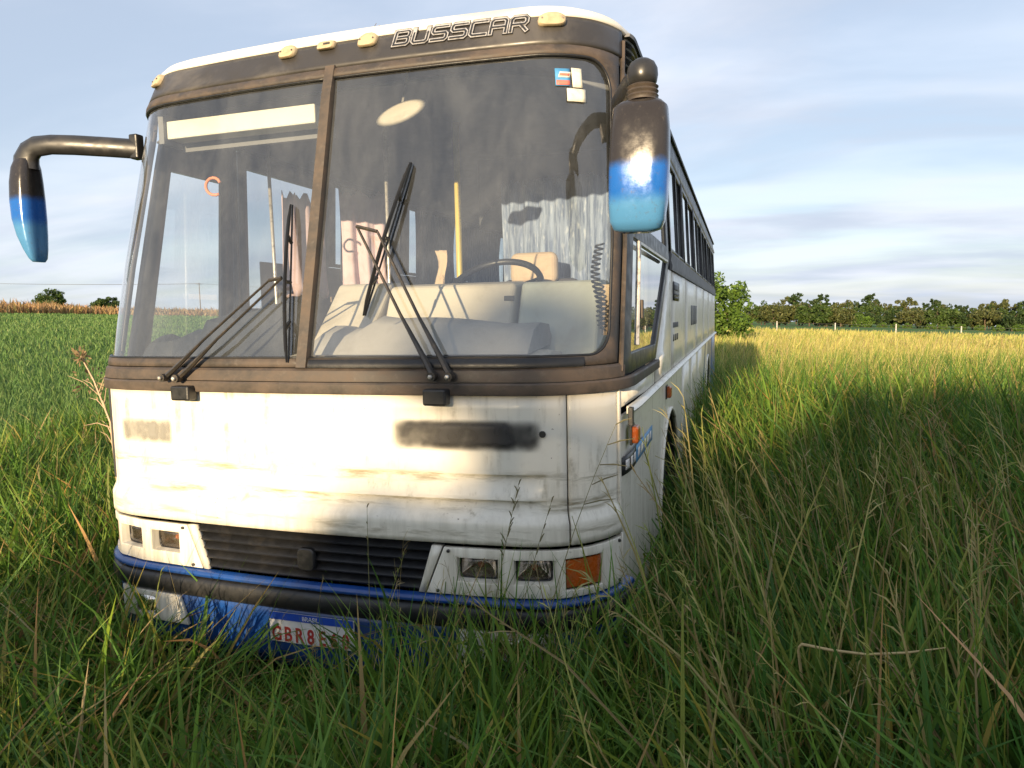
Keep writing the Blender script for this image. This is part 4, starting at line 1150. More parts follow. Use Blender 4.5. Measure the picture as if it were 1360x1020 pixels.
# ------------------------------------------------------------------ vegetation: blades and leaves
def tint_mesh(name, verts, faces, cols, mat, kind4=True):
    me = bpy.data.meshes.new(name)
    verts = np.ascontiguousarray(verts, np.float32); faces = np.ascontiguousarray(faces, np.int32)
    me.vertices.add(len(verts)); me.vertices.foreach_set('co', verts.ravel())
    me.loops.add(faces.size); me.loops.foreach_set('vertex_index', faces.ravel())
    me.polygons.add(len(faces)); me.polygons.foreach_set('loop_start', np.arange(0, faces.size, faces.shape[1], dtype=np.int32))
    me.polygons.foreach_set('use_smooth', np.ones(len(faces), bool))
    at = me.color_attributes.new('tint', 'FLOAT_COLOR', 'POINT')
    rgba = np.ones((len(verts), 4), np.float32); rgba[:, :3] = cols
    at.data.foreach_set('color', rgba.ravel())
    me.materials.append(mat)
    me.update(calc_edges=True)
    return me

def blades(P, L, W, az, th0, th1, col, tip, nseg, twist=None, stem=False):
    """arching blades; th0 = lean at the root, th1 = further lean towards the tip (radians)"""
    n = len(P); t = np.linspace(0, 1, nseg + 1)
    tm = (t[1:] + t[:-1]) / 2
    th = th0[:, None] + th1[:, None] * tm[None, :] ** 1.4
    ds = (L / nseg)[:, None]
    hx = np.concatenate([np.zeros((n, 1)), np.cumsum(np.sin(th) * ds, 1)], 1)
    hz = np.concatenate([np.zeros((n, 1)), np.cumsum(np.cos(th) * ds, 1)], 1)
    d = np.stack([np.cos(az), np.sin(az), np.zeros(n)], 1)
    ctr = P[:, None, :] + d[:, None, :] * hx[:, :, None]
    ctr[:, :, 2] += hz
    perp = np.stack([-np.sin(az), np.cos(az), np.zeros(n)], 1)
    if twist is None: twist = rng.uniform(-1.1, 1.1, n)
    tw = twist[:, None] * (1 + .6 * t[None, :])
    thv = np.concatenate([th0[:, None], th], 1)
    nrm = np.stack([np.cos(thv) * np.cos(az)[:, None], np.cos(thv) * np.sin(az)[:, None], -np.sin(thv)], -1)
    sd = perp[:, None, :] * np.cos(tw)[:, :, None] + nrm * np.sin(tw)[:, :, None]
    prof = np.full_like(t, .5) if stem else .5 * np.minimum(1, .45 + 2.2 * t) * np.maximum(.03, 1 - t ** 2.2)
    if stem: prof[-1] = .2
    wv = W[:, None] * prof[None, :]
    V = np.stack([ctr - sd * wv[:, :, None], ctr + sd * wv[:, :, None]], 2).reshape(-1, 3)
    c = col[:, None, :] * (1 - t[None, :, None]) + tip[:, None, :] * t[None, :, None]
    Cc = np.repeat(c[:, :, None, :], 2, 2).reshape(-1, 3)
    base = (np.arange(n) * (nseg + 1) * 2)[:, None] + (np.arange(nseg) * 2)[None, :]
    base = base.ravel()
    F = np.stack([base, base + 1, base + 3, base + 2], 1)
    return V, F, Cc
def join(parts):
    V = []; F = []; Cc = []; o = 0
    for v, f, c in parts: V.append(v); F.append(f + o); Cc.append(c); o += len(v)
    return np.concatenate(V), np.concatenate(F), np.concatenate(Cc)

def pick(n, pal, w, jit=.22):
    pal = np.array(pal); k = rng.choice(len(pal), n, p=np.array(w) / sum(w))
    c = pal[k] * rng.uniform(1 - jit, 1 + jit, (n, 1)) * rng.uniform(.93, 1.07, (n, 3))
    return np.clip(c, .003, .9)
GREEN = [(.080, .165, .022), (.115, .210, .030), (.050, .120, .020), (.150, .220, .038), (.30, .23, .085), (.20, .22, .045)]
def in_bus(x, y, m=0.0): return (np.abs(x) < 1.22 - m) & (y > .13 + m) & (y < 11.0)
CX, CY = CAM.x, CAM.y
AX = math.atan2(_fw.y, _fw.x)
def view_mask(x, y, half):
    a = np.arctan2(y - CY, x - CX) - AX; a = (a + np.pi) % (2 * np.pi) - np.pi
    return np.abs(a) < half
def patchy(x, y, sc, seed):
    r = np.random.default_rng(seed); v = np.zeros_like(x)
    for k in range(7):
        a = r.uniform(0, 2 * np.pi); f = sc * r.uniform(.5, 2.2); v += np.sin((x * np.cos(a) + y * np.sin(a)) * f + r.uniform(0, 6.3))
    return v / 2.6
def setz(x, y): return np.stack([x, y, terrain(x, y) - .01], 1)

# near grass: tufts between the camera and the bus and along both sides
def near_grass():
    parts = []
    nt = 15500
    x = rng.uniform(-6.5, 8.5, nt * 2); y = rng.uniform(-2.6, 7.5, nt * 2)
    d = np.hypot(x - CX, y - CY)
    keep = (~in_bus(x, y)) & view_mask(x, y, R(52)) & (d > .85) & (rng.uniform(0, 1, nt * 2) < np.clip(3.2 / d, .25, 1))
    x, y, d = x[keep], y[keep], d[keep]
    hgt = .66 + .10 * patchy(x, y, .9, 3)
    hgt += .22 * np.clip((x - 1.0) / 1.0, 0, 1) + .16 * np.clip((y - 1) / 3, 0, 1) * (x > 0)
    front = (np.abs(x) < 1.3) & (y < .2)
    hgt = np.where(front, .62 + .07 * patchy(x, y, 2, 8) + .19 * np.clip((x - .25) / .6, 0, 1) - .07 * np.exp(-((x - .02) / .25) ** 2), hgt)
    hgt = np.where(x < -1.2, .64 + .08 * patchy(x, y, 1.2, 9), hgt)
    hgt = np.where((np.abs(x - .0) < .34) & (y > -.75) & (y < .2), .40, hgt)
    hgt = hgt * np.clip((d - .3) / 1.1, .55, 1)
    hgt = np.where((x < -1.2) & (x > -2.4) & (y > .2), hgt * 1.05, hgt)
    nb = rng.integers(6, 11, len(x))
    i = np.repeat(np.arange(len(x)), nb); n = len(i)
    bx = x[i] + rng.normal(0, .035, n); by = y[i] + rng.normal(0, .035, n)
    ok = ~in_bus(bx, by)
    i, bx, by = i[ok], bx[ok], by[ok]; n = len(i)
    L = hgt[i] * rng.uniform(.65, 1.35, n)
    base_az = rng.uniform(0, 2 * np.pi, len(x)) * .8 + .4 * patchy(x, y, .5, 4)
    az = base_az[i] + rng.normal(0, 1.3, n)
    left = bx < .2
    th0 = np.abs(rng.normal(.22, .20, n)) + np.where(left & (by < .1), rng.uniform(0, .55, n), 0)
    th1 = rng.gamma(2.0, .42, n)
    W = rng.uniform(.008, .027, n) * np.where(d[i] > 4, 1.25, 1)
    dryf = .06 + .06 * patchy(bx, by, 1.3, 5) + np.where(left & (by < .0), .07, 0)
    col = pick(n, GREEN, [3.6, 2.6, 3.6, 1.2, .35, .8])
    dry = rng.uniform(0, 1, n) < dryf
    col[dry] = pick(int(dry.sum()), [(.30, .22, .09), (.22, .17, .07), (.36, .28, .14), (.20, .20, .05)], [2, 2, 1, 2])
    tip = col * np.where(rng.uniform(0, 1, (n, 1)) < .25, np.array([[1.7, 1.25, 1.1]]), 1.08)
    return blades(setz(bx, by), L, W, az, th0, th1, col, np.clip(tip, 0, .8), 5)
# thin stems with seed heads
def stems(x, y, H, lean_az, seg=5, w=.0032, dryp=.6, head=True, hw=1.0):
    n = len(x)
    dry = rng.uniform(0, 1, n) < dryp
    col = np.where(dry[:, None], pick(n, [(.36, .30, .12), (.27, .215, .09), (.40, .34, .16)], [2, 1, 1]), pick(n, [(.20, .24, .05), (.30, .30, .08)], [1, 1]))
    th0 = np.abs(rng.normal(.10, .12, n)); th1 = rng.gamma(2, .16, n)
    az = lean_az + rng.normal(0, 1.1, n); tw = rng.uniform(-1.5, 1.5, n)
    P = setz(x, y); W = w * rng.uniform(.7, 1.3, n)
    out = [blades(P, H, W, az, th0, th1, col, col * 1.05, seg, tw, True)]
    # the same stem again turned by a quarter so that it has body from every side
    out.append(blades(P, H, W, az, th0, th1, col, col * 1.05, seg, tw + math.pi / 2, True))
    if head:
        tt = (np.arange(seg) + .5) / seg
        thm = th0[:, None] + th1[:, None] * tt[None, :] ** 1.4
        ex = np.sum(np.sin(thm), 1) * H / seg; ez = np.sum(np.cos(thm), 1) * H / seg
        tipp = P + np.stack([np.cos(az) * ex, np.sin(az) * ex, ez], 1)
        k = 6; i = np.repeat(np.arange(n), k); m = len(i)
        back = rng.uniform(0, .16, m) * H[i]
        tpos = tipp[i].copy(); tpos[:, 0] -= np.cos(az[i]) * np.sin(thm[i, -1]) * back; tpos[:, 1] -= np.sin(az[i]) * np.sin(thm[i, -1]) * back; tpos[:, 2] -= np.cos(thm[i, -1]) * back
        out.append(blades(tpos, rng.uniform(.02, .065, m) * np.clip(H[i], .6, 1.3), W[i] * .95 * hw, az[i] + rng.choice([-1, 1], m) * rng.uniform(.3, 1.4, m), thm[i, -1] + rng.uniform(.1, .5, m), rng.uniform(.2, .9, m), col[i], col[i] * 1.1, 2))
    return join(out)
V, F, Cc = near_grass()
tag(link('grass', tint_mesh('grass', V, F, Cc, M['blade'])), 'long green grass with dry blades around the bus', 'grass', kind='stuff')

def near_stems():
    def region(n, x0, x1, ya, yb):
        x = rng.uniform(x0, x1, n); y = rng.uniform(ya, yb, n)
        k = (~in_bus(x, y, -.05)) & (np.hypot(x - CX, y - CY) > .95); return x[k], y[k]
    out = []
    x, y = region(640, 1.45, 5.0, -1.6, 2.6); out.append(stems(x, y, rng.uniform(.75, 1.22, len(x)), 2.6, w=.0046, dryp=.65))
    x, y = region(170, 1.5, 3.2, -.9, 1.2); out.append(stems(x, y, rng.uniform(.95, 1.42, len(x)), 2.9, w=.0048, dryp=.75))
    x, y = region(160, 1.3, 6.0, 2.0, 6.5); out.append(stems(x, y, rng.uniform(.9, 1.3, len(x)), 2.6, w=.005, dryp=.55))
    x, y = region(85, 1.5, 3.6, -1.3, 1.0); out.append(stems(x, y, rng.uniform(.65, 1.15, len(x)), 2.6, w=.0085, dryp=.35, head=False))
    x, y = region(110, -3.5, 1.4, -1.7, -.05); out.append(stems(x, y, rng.uniform(.45, .80, len(x)), .4, w=.0032, dryp=.7))
    x, y = region(60, .35, 1.3, -.45, -.10); out.append(stems(x, y, rng.uniform(.6, .95, len(x)), .8, w=.0030, dryp=.35))
    x, y = region(160, -5.0, -1.35, -.8, 3.0); out.append(stems(x, y, rng.uniform(.55, .85, len(x)), 1.0, w=.0035, dryp=.6))
    # straws lying over the matted grass
    n = 420; x = rng.uniform(-3.2, 3.8, n); y = rng.uniform(-1.8, .0, n); k = np.hypot(x - CX, y - CY) > 1.0; x, y = x[k], y[k]; n = len(x)
    P = setz(x, y); P[:, 2] += rng.uniform(.12, .36, n)
    col = pick(n, [(.34, .25, .10), (.26, .18, .08), (.22, .22, .06), (.40, .31, .15)], [2, 2, 2, 1]); tw = rng.uniform(-1.5, 1.5, n)
    az = rng.normal(.5, .9, n); th0 = rng.uniform(.7, 1.35, n); th1 = rng.uniform(-.3, .5, n); Ln = rng.uniform(.3, .85, n); W = rng.uniform(.0022, .005, n)
    out.append(blades(P, Ln, W, az, th0, th1, col, col, 4, tw, True)); out.append(blades(P, Ln, W, az, th0, th1, col, col, 4, tw + 1.57, True))
    return join(out)
V, F, Cc = near_stems()
tag(link('seed_stalks', tint_mesh('seed_stalks', V, F, Cc, M['blade'])), 'thin dry seed stalks rising over the near grass', 'grass', kind='stuff')

# broad leaves close to the camera (guinea grass)
def broad():
    n = 3400; x = rng.uniform(-2.8, 4.8, n); y = rng.uniform(-1.7, 1.6, n)
    k = (~in_bus(x, y, -.03)) & (np.hypot(x - CX, y - CY) > 1.0); x, y = x[k], y[k]; n = len(x)
    k2 = ~((np.abs(x) < .36) & (y > -.8)); x, y = x[k2], y[k2]; n = len(x)
    L = rng.uniform(.45, .85, n) * np.where(x > 1.3, 1.15, .92); col = pick(n, [(.09, .185, .024), (.13, .23, .034), (.06, .14, .022), (.27, .24, .06)], [3, 2, 3, .5])
    return blades(setz(x, y), L, rng.uniform(.016, .032, n), rng.uniform(0, 6.28, n), np.abs(rng.normal(.2, .2, n)), rng.gamma(2.2, .42, n), col, col * 1.15, 7)
V, F, Cc = broad()
tag(link('broad_grass', tint_mesh('broad_grass', V, F, Cc, M['blade'])), 'broad bright green grass leaves in the foreground', 'grass', kind='stuff')

# the tall field to the right and behind, thinning to wide blades far away
def field_right():
    parts = []
    n = 150000
    r = np.exp(rng.uniform(math.log(6.0), math.log(118), n)); a = AX + rng.uniform(-R(47), R(26), n)
    x = CX + r * np.cos(a); y = CY + r * np.sin(a)
    k = (~in_bus(x, y, -.05)) & (y < 99 + .03 * x) & (x > -4.5 - .02 * y) & ~((x < 8.5) & (y < 6.5) & (r < 7) & (rng.uniform(0, 1, n) < .5))
    x, y, r = x[k], y[k], r[k]; n = len(x)
    gold = np.clip((r - 13) / 20 + .16 * patchy(x, y, .5, 21) + .08, 0.03, .92)
    H = (.62 + .10 * patchy(x, y, .35, 22) + .10 * gold) * rng.uniform(.7, 1.25, n)
    W = np.maximum(.013, .00125 * r) * rng.uniform(.6, 1.3, n)
    gcol = pick(n, [(.095, .175, .026), (.140, .215, .036), (.07, .135, .022), (.19, .23, .045)], [2, 2, 1.2, 1.2])
    ycol = pick(n, [(.52, .45, .135), (.42, .385, .10), (.58, .50, .19), (.32, .335, .075)], [3, 2, 1.3, 1.6])
    isg = rng.uniform(0, 1, n) < gold
    tip = np.where(isg[:, None], ycol, gcol * 1.2); col = np.where(isg[:, None], ycol * .55 + gcol * .45, gcol)
    return blades(setz(x, y), H, W, rng.normal(.3, 1.6, n), np.abs(rng.normal(.12, .16, n)), rng.gamma(2, .30, n), col, tip, 3)
V, F, Cc = field_right()
tag(link('tall_field_grass', tint_mesh('tall_field_grass', V, F, Cc, M['blade'])), 'tall golden grass field to the right of the bus', 'grass', kind='stuff')
def field_heads():
    n = 3600; r = np.exp(rng.uniform(math.log(7.5), math.log(60), n)); a = AX + rng.uniform(-R(45), R(20), n)
    x = CX + r * np.cos(a); y = CY + r * np.sin(a); k = (~in_bus(x, y, -.1)) & (x > 1.4); x, y, r = x[k], y[k], r[k]
    out = []
    for lo, hi in ((0, 14), (14, 30), (30, 99)):
        q = (r >= lo) & (r < hi); out.append(stems(x[q], y[q], rng.uniform(.75, 1.1, q.sum()), 1.0, seg=3, w=max(.0045, .00035 * (lo + hi) / 2), dryp=.85, hw=1.5))
    return join(out)
V, F, Cc = field_heads()
tag(link('field_seed_heads', tint_mesh('field_seed_heads', V, F, Cc, M['blade'])), 'dry seed heads standing over the right field', 'grass', kind='stuff')
# the short crop on the left
def crop():
    n = 150000; r = np.exp(rng.uniform(math.log(5.0), math.log(125), n)); a = AX + rng.uniform(-R(5), R(50), n)
    x = CX + r * np.cos(a); y = CY + r * np.sin(a); k = (x < -2.9 + .3 * np.sin(y)) & ~((x > -4.5 - .02 * y) & (y > 11)); x, y, r = x[k], y[k], r[k]
    # drilled rows
    rw = .19; x = np.where(r < 40, np.round(x / rw) * rw + rng.normal(0, .035, len(x)), x)
    n = len(x); H = rng.uniform(.20, .36, n); W = np.maximum(.0075, .0012 * r) * rng.uniform(.6, 1.3, n)
    col = pick(n, [(.105, .185, .050), (.135, .22, .062), (.08, .155, .040), (.18, .24, .075)], [3, 2.4, 2, 1])
    return blades(setz(x, y), H, W, rng.uniform(0, 6.28, n), np.abs(rng.normal(.15, .15, n)), rng.gamma(2, .35, n), col, col * 1.18, 3)
V, F, Cc = crop()
tag(link('green_crop', tint_mesh('green_crop', V, F, Cc, M['blade'])), 'short bright green crop field left of the bus', 'crop', kind='stuff')
def rough_left():
    n = 26000; x = rng.uniform(-9, -1.3, n); y = rng.uniform(-1, 9, n); k = view_mask(x, y, R(52)) & (x > -3.6 - .25 * np.sin(y * 1.7) - .15 * y) ; x, y = x[k], y[k]; n = len(x)
    col = pick(n, GREEN, [3, 3, 2, 2, .5, 1]); d = np.hypot(x - CX, y - CY)
    return blades(setz(x, y), rng.uniform(.35, .75, n), rng.uniform(.008, .016, n), rng.uniform(0, 6.28, n), np.abs(rng.normal(.2, .2, n)), rng.gamma(2, .4, n), col, col * 1.2, 4)
V, F, Cc = rough_left()
tag(link('verge_grass', tint_mesh('verge_grass', V, F, Cc, M['blade'])), 'rough grass verge between the bus and the crop', 'grass', kind='stuff')

# dry cane stubble band at the far left edge of the crop
def cane():
    n = 16000; u = rng.uniform(0, 1, n); dpt = rng.uniform(0, 26, n)
    ang = R(88) + u * R(75); r = 128 + dpt + 3 * np.sin(u * 40)
    x = CX + r * np.cos(ang); y = CY + r * np.sin(ang)
    k = x < -9; x, y = x[k], y[k]; n = len(x)
    H = rng.uniform(.9, 1.95, n) * (.85 + .25 * patchy(x, y, .18, 31)); col = pick(n, [(.36, .22, .10), (.28, .17, .08), (.42, .28, .13), (.22, .19, .07)], [3, 3, 2, 1])
    return blades(setz(x, y), H, rng.uniform(.16, .34, n), rng.uniform(0, 6.28, n), np.abs(rng.normal(.1, .2, n)), rng.gamma(2, .4, n), col * .8, col * 1.15, 3)
V, F, Cc = cane()
tag(link('dry_cane', tint_mesh('dry_cane', V, F, Cc, M['blade'])), 'brown dry cane band along the far edge of the left field', 'cane', kind='stuff')

# ------------------------------------------------------------------ trees
def leaves_mesh(name, ctrs, size, pal, wts, seed, flat=.0):
    r = np.random.default_rng(seed); n = len(ctrs)
    u = r.normal(0, 1, (n, 3)); u /= np.linalg.norm(u, axis=1)[:, None]
    w = r.normal(0, 1, (n, 3)); w[:, 2] += flat; v = np.cross(u, w); v /= np.linalg.norm(v, axis=1)[:, None]
    s = size * r.uniform(.6, 1.4, n)[:, None]
    a, b_, c, d = ctrs - u * s, ctrs - v * s * .45 + u * s * .1, ctrs + u * s, ctrs + v * s * .45 + u * s * .1
    V = np.stack([a, b_, c, d], 1).reshape(-1, 3); F = np.arange(4 * n).reshape(-1, 4)
    pal = np.array(pal); k = r.choice(len(pal), n, p=np.array(wts) / sum(wts)); col = pal[k] * r.uniform(.75, 1.3, (n, 1))
    return tint_mesh(name, V, F, np.repeat(col, 4, 0), M['leaf'])
def crown_points(r, nclump, per, rx, rz, cz, bottom=-.6, cl=.28):
    C0 = r.normal(0, 1, (nclump, 3)); C0 /= np.linalg.norm(C0, axis=1)[:, None]
    C0 *= (r.uniform(.25, 1, (nclump, 1)) ** .5)
    C0[:, 2] = np.maximum(C0[:, 2], bottom) ; C0 *= np.array([rx, rx, rz]); C0[:, 2] += cz
    C0 += r.normal(0, .08 * rx, (nclump, 3))
    cs = cl * rx * r.uniform(.55, 1.25, nclump)
    p = r.normal(0, 1, (nclump, per, 3)); p /= np.linalg.norm(p, axis=2)[:, :, None]; p *= r.uniform(.35, 1, (nclump, per, 1)) ** .5
    p *= cs[:, None, None] * np.array([1, 1, .75])
    return (C0[:, None, :] + p).reshape(-1, 3), C0
PALS = {'mid': ([(.055, .095, .020), (.080, .120, .028), (.035, .065, .016)], [3, 2, 2]), 'dark': ([(.035, .065, .020), (.055, .085, .024), (.025, .045, .014)], [3, 2, 2]),
        'olive': ([(.085, .100, .032), (.12, .125, .040), (.055, .070, .022)], [3, 2, 2]), 'bright': ([(.085, .15, .024), (.12, .19, .03), (.05, .10, .018)], [3, 2, 1])}
def tree(name, h, rx, rz, nclump, per, leaf, pal, seed, trunk_r=.14, bottom=-.6, low=.45, cl=.28):
    r = np.random.default_rng(seed); root = empty(name)
    cz = h - rz
    pts, C0 = crown_points(r, nclump, per, rx, rz, cz, bottom, cl)
    pts[:, 2] = np.maximum(pts[:, 2], .05)
    cr = link('crown', leaves_mesh('crown', pts, leaf, *PALS[pal], seed)); cr.parent = root
    b = MB(); fork = max(.3, h * low)
    top = Vector((r.normal(0, .05) * h, r.normal(0, .05) * h, cz + rz * .5))
    mid = Vector((r.normal(0, .03) * h, r.normal(0, .03) * h, fork))
    b.tube([(0, 0, -.15), (mid.x * .4, mid.y * .4, fork * .5), mid, top], [trunk_r * 1.3, trunk_r, trunk_r * .8, trunk_r * .2], 7)
    for k in range(min(9, nclump)):
        c = Vector(C0[k * (nclump // min(9, nclump))]); st_ = mid.lerp(top, r.uniform(0, .6))
        b.tube([st_, st_.lerp(c, .5) + Vector((0, 0, .05 * h)), c], [trunk_r * .5, trunk_r * .32, trunk_r * .1], 5)
    b.build('trunk', M['bark'], root, smooth=True)
    return root
def put(o, x, y, rz=0, s=1.0, sink=0.0):
    o.location = (x, y, float(terrain(x, y)) - sink); o.rotation_euler = (0, 0, rz); o.scale = (s, s, s); return o

# the tree just past the tail of the bus
t = tree('leafy_tree', 4.3, 2.1, 2.1, 70, 90, .13, 'bright', 11, .13, -.95, .3)
put(t, .35, 44.0); tag(t, 'bushy green tree standing just past the tail of the bus', 'tree')
# tree clumps beyond the cane on the left
t = tree('round_tree', 7.5, 4.6, 3.2, 46, 60, .42, 'mid', 12, .25); put(t, -126.0, 104.0, .4, .60, .3); tag(t, 'round dark tree rising over the dry cane, at far left', 'tree')
t = tree('round_tree', 6.0, 4.0, 2.4, 40, 60, .42, 'mid', 13, .22); put(t, -119.0, 110.0, 1.4, .58, .3); tag(t, 'lower dark tree beside the round one over the dry cane', 'tree')
# wood across the right field
protos = [tree('broad_tree', 8.0, 4.2, 3.4, 42, 50, .42, 'mid', 41, .22, -.8), tree('broad_tree', 7.0, 4.6, 3.0, 44, 50, .42, 'olive', 42, .22, -.8), tree('slender_tree', 9.6, 2.3, 2.6, 26, 50, .36, 'dark', 43, .17, -.7, .6),
          tree('low_tree', 4.6, 3.8, 2.4, 34, 50, .40, 'bright', 44, .18, -.95), tree('slender_tree', 9.0, 2.6, 3.0, 28, 50, .36, 'olive', 45, .17, -.7, .55), tree('broad_tree', 6.4, 3.9, 3.0, 38, 50, .40, 'dark', 46, .2, -.9)]
KIND = ['broad green tree', 'broad olive tree', 'slender dark tree', 'low bright green tree', 'slender olive tree', 'broad dark tree']
ORD = 'first second third fourth fifth sixth seventh eighth ninth tenth eleventh twelfth thirteenth fourteenth fifteenth sixteenth seventeenth eighteenth nineteenth twentieth'.split()
ORD += ['twenty-' + w for w in ORD[:9]]
rr = random.Random(5); used = set()
def wood(px_lo, px_hi, n, d0, d1, kinds, group, where, smin=.85, smax=1.15):
    for i in range(n):
        px = px_lo + (px_hi - px_lo) * (i + rr.uniform(.1, .9)) / n
        ang = math.atan2(.95325686 * (px - 680) / 950 - .30199173, .30150173 * (px - 680) / 950 + .94843259)
        d = rr.uniform(d0, d1); k = rr.choice(kinds); src = protos[k]
        o = src if k not in used else copy_thing(src)
        used.add(k)
        put(o, CX + d * math.sin(ang), CY + d * math.cos(ang), rr.uniform(0, 6.28), .74 * rr.uniform(smin, smax), .1)
        tag(o, '%s, %s from the left in the %s' % (KIND[k], ORD[i], where), 'tree', group)
wood(992, 1120, 13, 205, 222, [0, 1, 5, 1, 0], 'trees of the near wood edge behind the fence', 'wood edge behind the fence', .8, 1.2)
wood(1085, 1160, 8, 212, 232, [3, 0, 3, 5], 'bright trees in the middle of the far tree line', 'bright clump behind the fence', .8, 1.1)
wood(1150, 1420, 22, 235, 262, [0, 1, 5, 0, 1], 'trees of the far wood on the right', 'far wood on the right', .95, 1.25)
wood(1040, 1420, 26, 262, 300, [2, 4, 2, 4], 'tall slender trees rising behind the far wood', 'back row above the far wood', 1.1, 1.65)
wood(1150, 1420, 12, 205, 228, [3, 5, 3], 'low bushes in front of the far wood', 'bushes before the far wood', .42, .62)
for k, p in enumerate(protos):
    if k not in used: put(p, 60 + 6 * k, 260, 0, 1.0); tag(p, KIND[k] + ' at the edge of the far wood', 'tree')

# row of trees behind the camera whose shade falls over the foreground and the lower right of the bus
SH = [(-8.6, -28, 4.2, 2.0), (-5.4, -26.5, 4.4, 1.7), (-2.9, -27.5, 4.85, 1.3), (-1.05, -27, 5.95, 1.25), (.12, -26.4, 6.05, .9), (1.45, -27.5, 6.7, 1.4), (4.0, -28, 7.3, 2.0), (7.6, -27, 7.3, 2.2), (11.6, -28.5, 7.5, 2.4)]
for k, (x, y, h, rx) in enumerate(SH):
    t = tree('shade_tree', h, rx, h * .46, 80, 80, .15, 'mid', 60 + k, .10, -.98, .25, .30)
    put(t, x, y, k * 1.3)
    tag(t, 'leafy tree of the row behind the camera, %s from the left' % ORD[k], 'tree', 'tree row behind the camera')

# ------------------------------------------------------------------ fence, power line, weeds
FN = empty('fence', (16, 100, float(terrain(16, 100))))
tag(FN, 'pale post and wire fence across the far side of the field', 'fence')
fx = [-1.0, 6.5, 13.7, 20.9, 28.3, 35.8, 43.5, 51.0, 58.5]
tops = []
for x in fx:
    y = 100.0 + .02 * x; z = float(terrain(x, y))
    o = MB().box((0, 0, .72), (.13, .13, 1.5)).build('post', M['concrete_post'], FN, bevel=.02)
    o.location = (x - 16, y - 100, z - float(terrain(16, 100))); tops.append(Vector((x - 16, y - 100, z - float(terrain(16, 100)))))
for hgt in (.6, .95, 1.3): MB().tube([p + Vector((0, -.1, hgt)) for p in tops], .012, 4).build('wire', M['wire'], FN)
poles = []
for k, (x, y, lab) in enumerate(((-161, 185, 'wooden utility pole seen through the bus door glass'), (-290, 130, 'wooden utility pole beyond the left edge of the crop'))):
    z = float(terrain(x, y)); p = empty('utility_pole', (x, y, z)); tag(p, lab, 'utility pole', 'poles of the power line')
    MB().tube([(0, 0, -.2), (0, 0, 9.0)], [.16, .11], 8).build('mast', M['wood_pole'], p)
    MB().box((0, 0, 8.6), (.9, 1.9, .12)).build('crossarm', M['wood_pole'], p)
    poles.append(Vector((x, y, z)))
for k, dy in enumerate((-.8, .8)):
    a, c = poles[0] + Vector((0, dy, 8.7)), poles[1] + Vector((0, dy, 8.7)); e = a + (a - c) * 1.2
    pts = [c.lerp(a, q / 12) - Vector((0, 0, 1.6 * 4 * (q / 12) * (1 - q / 12))) for q in range(13)] + [a.lerp(e, q / 12) - Vector((0, 0, 1.6 * 4 * (q / 12) * (1 - q / 12))) for q in range(1, 13)]
    tag(MB().tube(pts, .035, 5).build('power_cable', M['wire'], None), '%s cable of the power line over the left field' % ('nearer', 'farther')[k], 'cable', 'cables of the power line')

def weed():
    root = empty('dry_weed', (-1.50, .48, 0)); b = MB()
    main = [Vector((0, 0, 0)), Vector((.03, .0, .7)), Vector((-.02, .02, 1.20)), Vector((-.11, .02, 1.42)), Vector((-.20, .03, 1.55))]
    b.tube(main, [.008, .007, .006, .005, .003], 6)
    r_ = random.Random(3)
    for k in range(16):
        s_ = main[2].lerp(main[3], r_.random()) if k < 9 else main[1].lerp(main[2], r_.uniform(.5, 1))
        d = Vector((r_.uniform(-.16, .10), r_.uniform(-.06, .06), r_.uniform(-.02, .14)))
        b.tube([s_, s_ + d * .5 + Vector((0, 0, .02)), s_ + d], [.003, .0022, .001], 4)
    b.build('stem', M['tan'], root)
    q = np.random.default_rng(2); pts = np.array(main[4]) + q.normal(0, .022, (70, 3)); pts = np.concatenate([pts, np.array(main[3]) + q.normal(0, .045, (50, 3))])
    o = link('seed_head', leaves_mesh('seed_head', pts, .014, [(.32, .23, .13), (.24, .17, .09)], [1, 1], 2)); o.parent = root; o['kind'] = 'stuff'
    tag(root, 'dry brown weed leaning out from the left bus corner', 'weed')
weed()
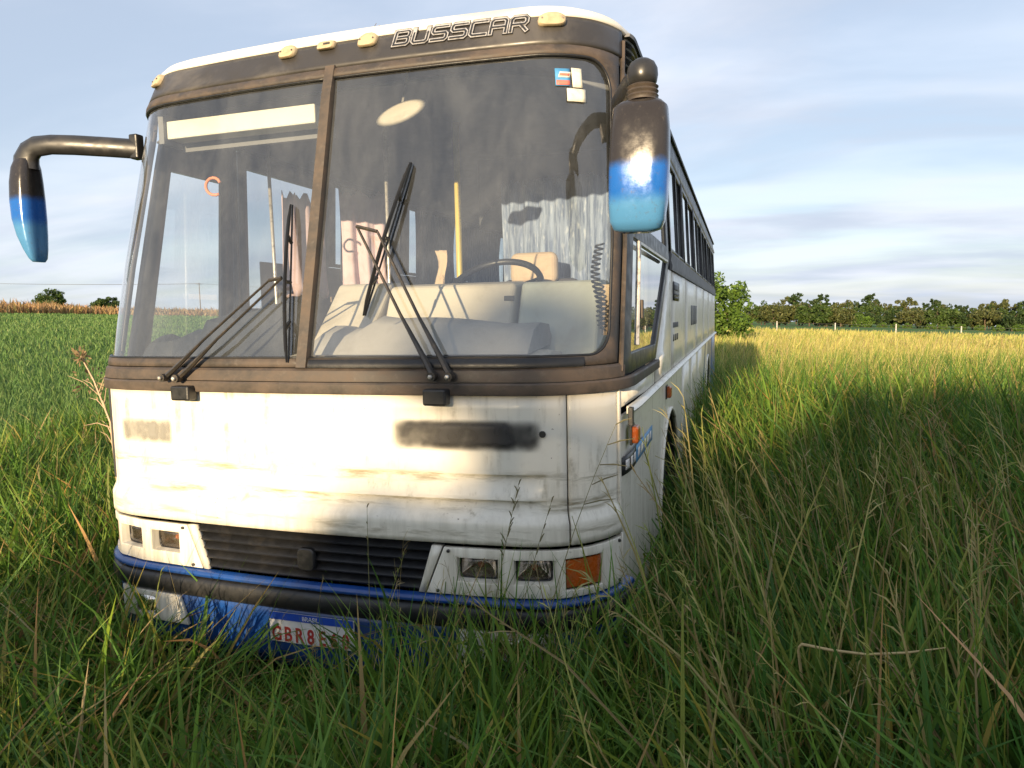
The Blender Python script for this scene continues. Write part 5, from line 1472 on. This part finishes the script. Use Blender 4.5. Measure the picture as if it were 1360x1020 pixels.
def panicle(x, y, h, az, lean, label, nb=6, seed=0, blen=.09, tight=False):
    """single grass stalk with a one-sided open seed head"""
    r_ = random.Random(seed); root = empty('seed_stalk', (x, y, float(terrain(x, y)))); b = MB()
    pts = []
    for k in range(9):
        t_ = k / 8; pts.append(Vector((math.cos(az) * lean * t_ ** 1.8, math.sin(az) * lean * t_ ** 1.8, h * t_)))
    b.tube(pts, [.0030 - .0022 * k / 8 for k in range(9)], 5); b.build('stalk', M['straw'], root)
    hb = MB()
    for k in range(nb):
        s_ = pts[8].lerp(pts[6], k / nb); a2 = az + r_.choice((0, math.pi) if tight else (0, 0)) + r_.uniform(-.5, .5); d = Vector((math.cos(a2), math.sin(a2), r_.uniform(1.6, 2.6) if tight else r_.uniform(.05, .5))).normalized() * blen * r_.uniform(.6, 1.3)
        hb.tube([s_, s_ + d * .5 + Vector((0, 0, .004)), s_ + d], [.0018, .0026, .0012], 5)
    hb.build('seed_head', M['straw_dark'], root)['kind'] = 'stuff'
    tag(root, label, 'grass stalk', 'single stalks against the bus')
M['pale_straw'] = simple('pale_straw', (.42, .32, .15), .7, var=.2, scale=30)
M['straw'] = simple('straw', (.17, .16, .06), .7, var=.3, scale=30)
M['straw_dark'] = simple('straw_dark', (.13, .115, .05), .7, var=.3, scale=40)
panicle(.96, -.16, 1.36, .1, .33, 'tall stalk with comb-like seed head before the right bus corner', 5, 1, .085)
panicle(.78, -.12, 1.13, .2, .16, 'stalk with dense seed head before the right headlamps', 12, 2, .035, True)
panicle(.34, -.12, 1.02, .0, .01, 'lone upright stalk standing before the grille', 4, 3, .014, True)
panicle(.88, -.20, 1.10, .1, .20, 'slender bent stalk before the right crease of the hood', 6, 4, .025, True)

b = MB()
b.tube([(1.90, -.45, .30), (1.86, -.50, .60), (1.826, -.55, .858), (1.835, -.552, .870), (1.90, -.552, .863), (1.985, -.55, .861), (2.075, -.55, .877), (2.16, -.55, .901)], [.005, .005, .0042, .004, .0036, .0034, .003, .0014], 6)
tag(b.build('bent_straw', M['pale_straw'], None, smooth=True), 'pale dry straw snapped over sideways in the right foreground', 'straw')
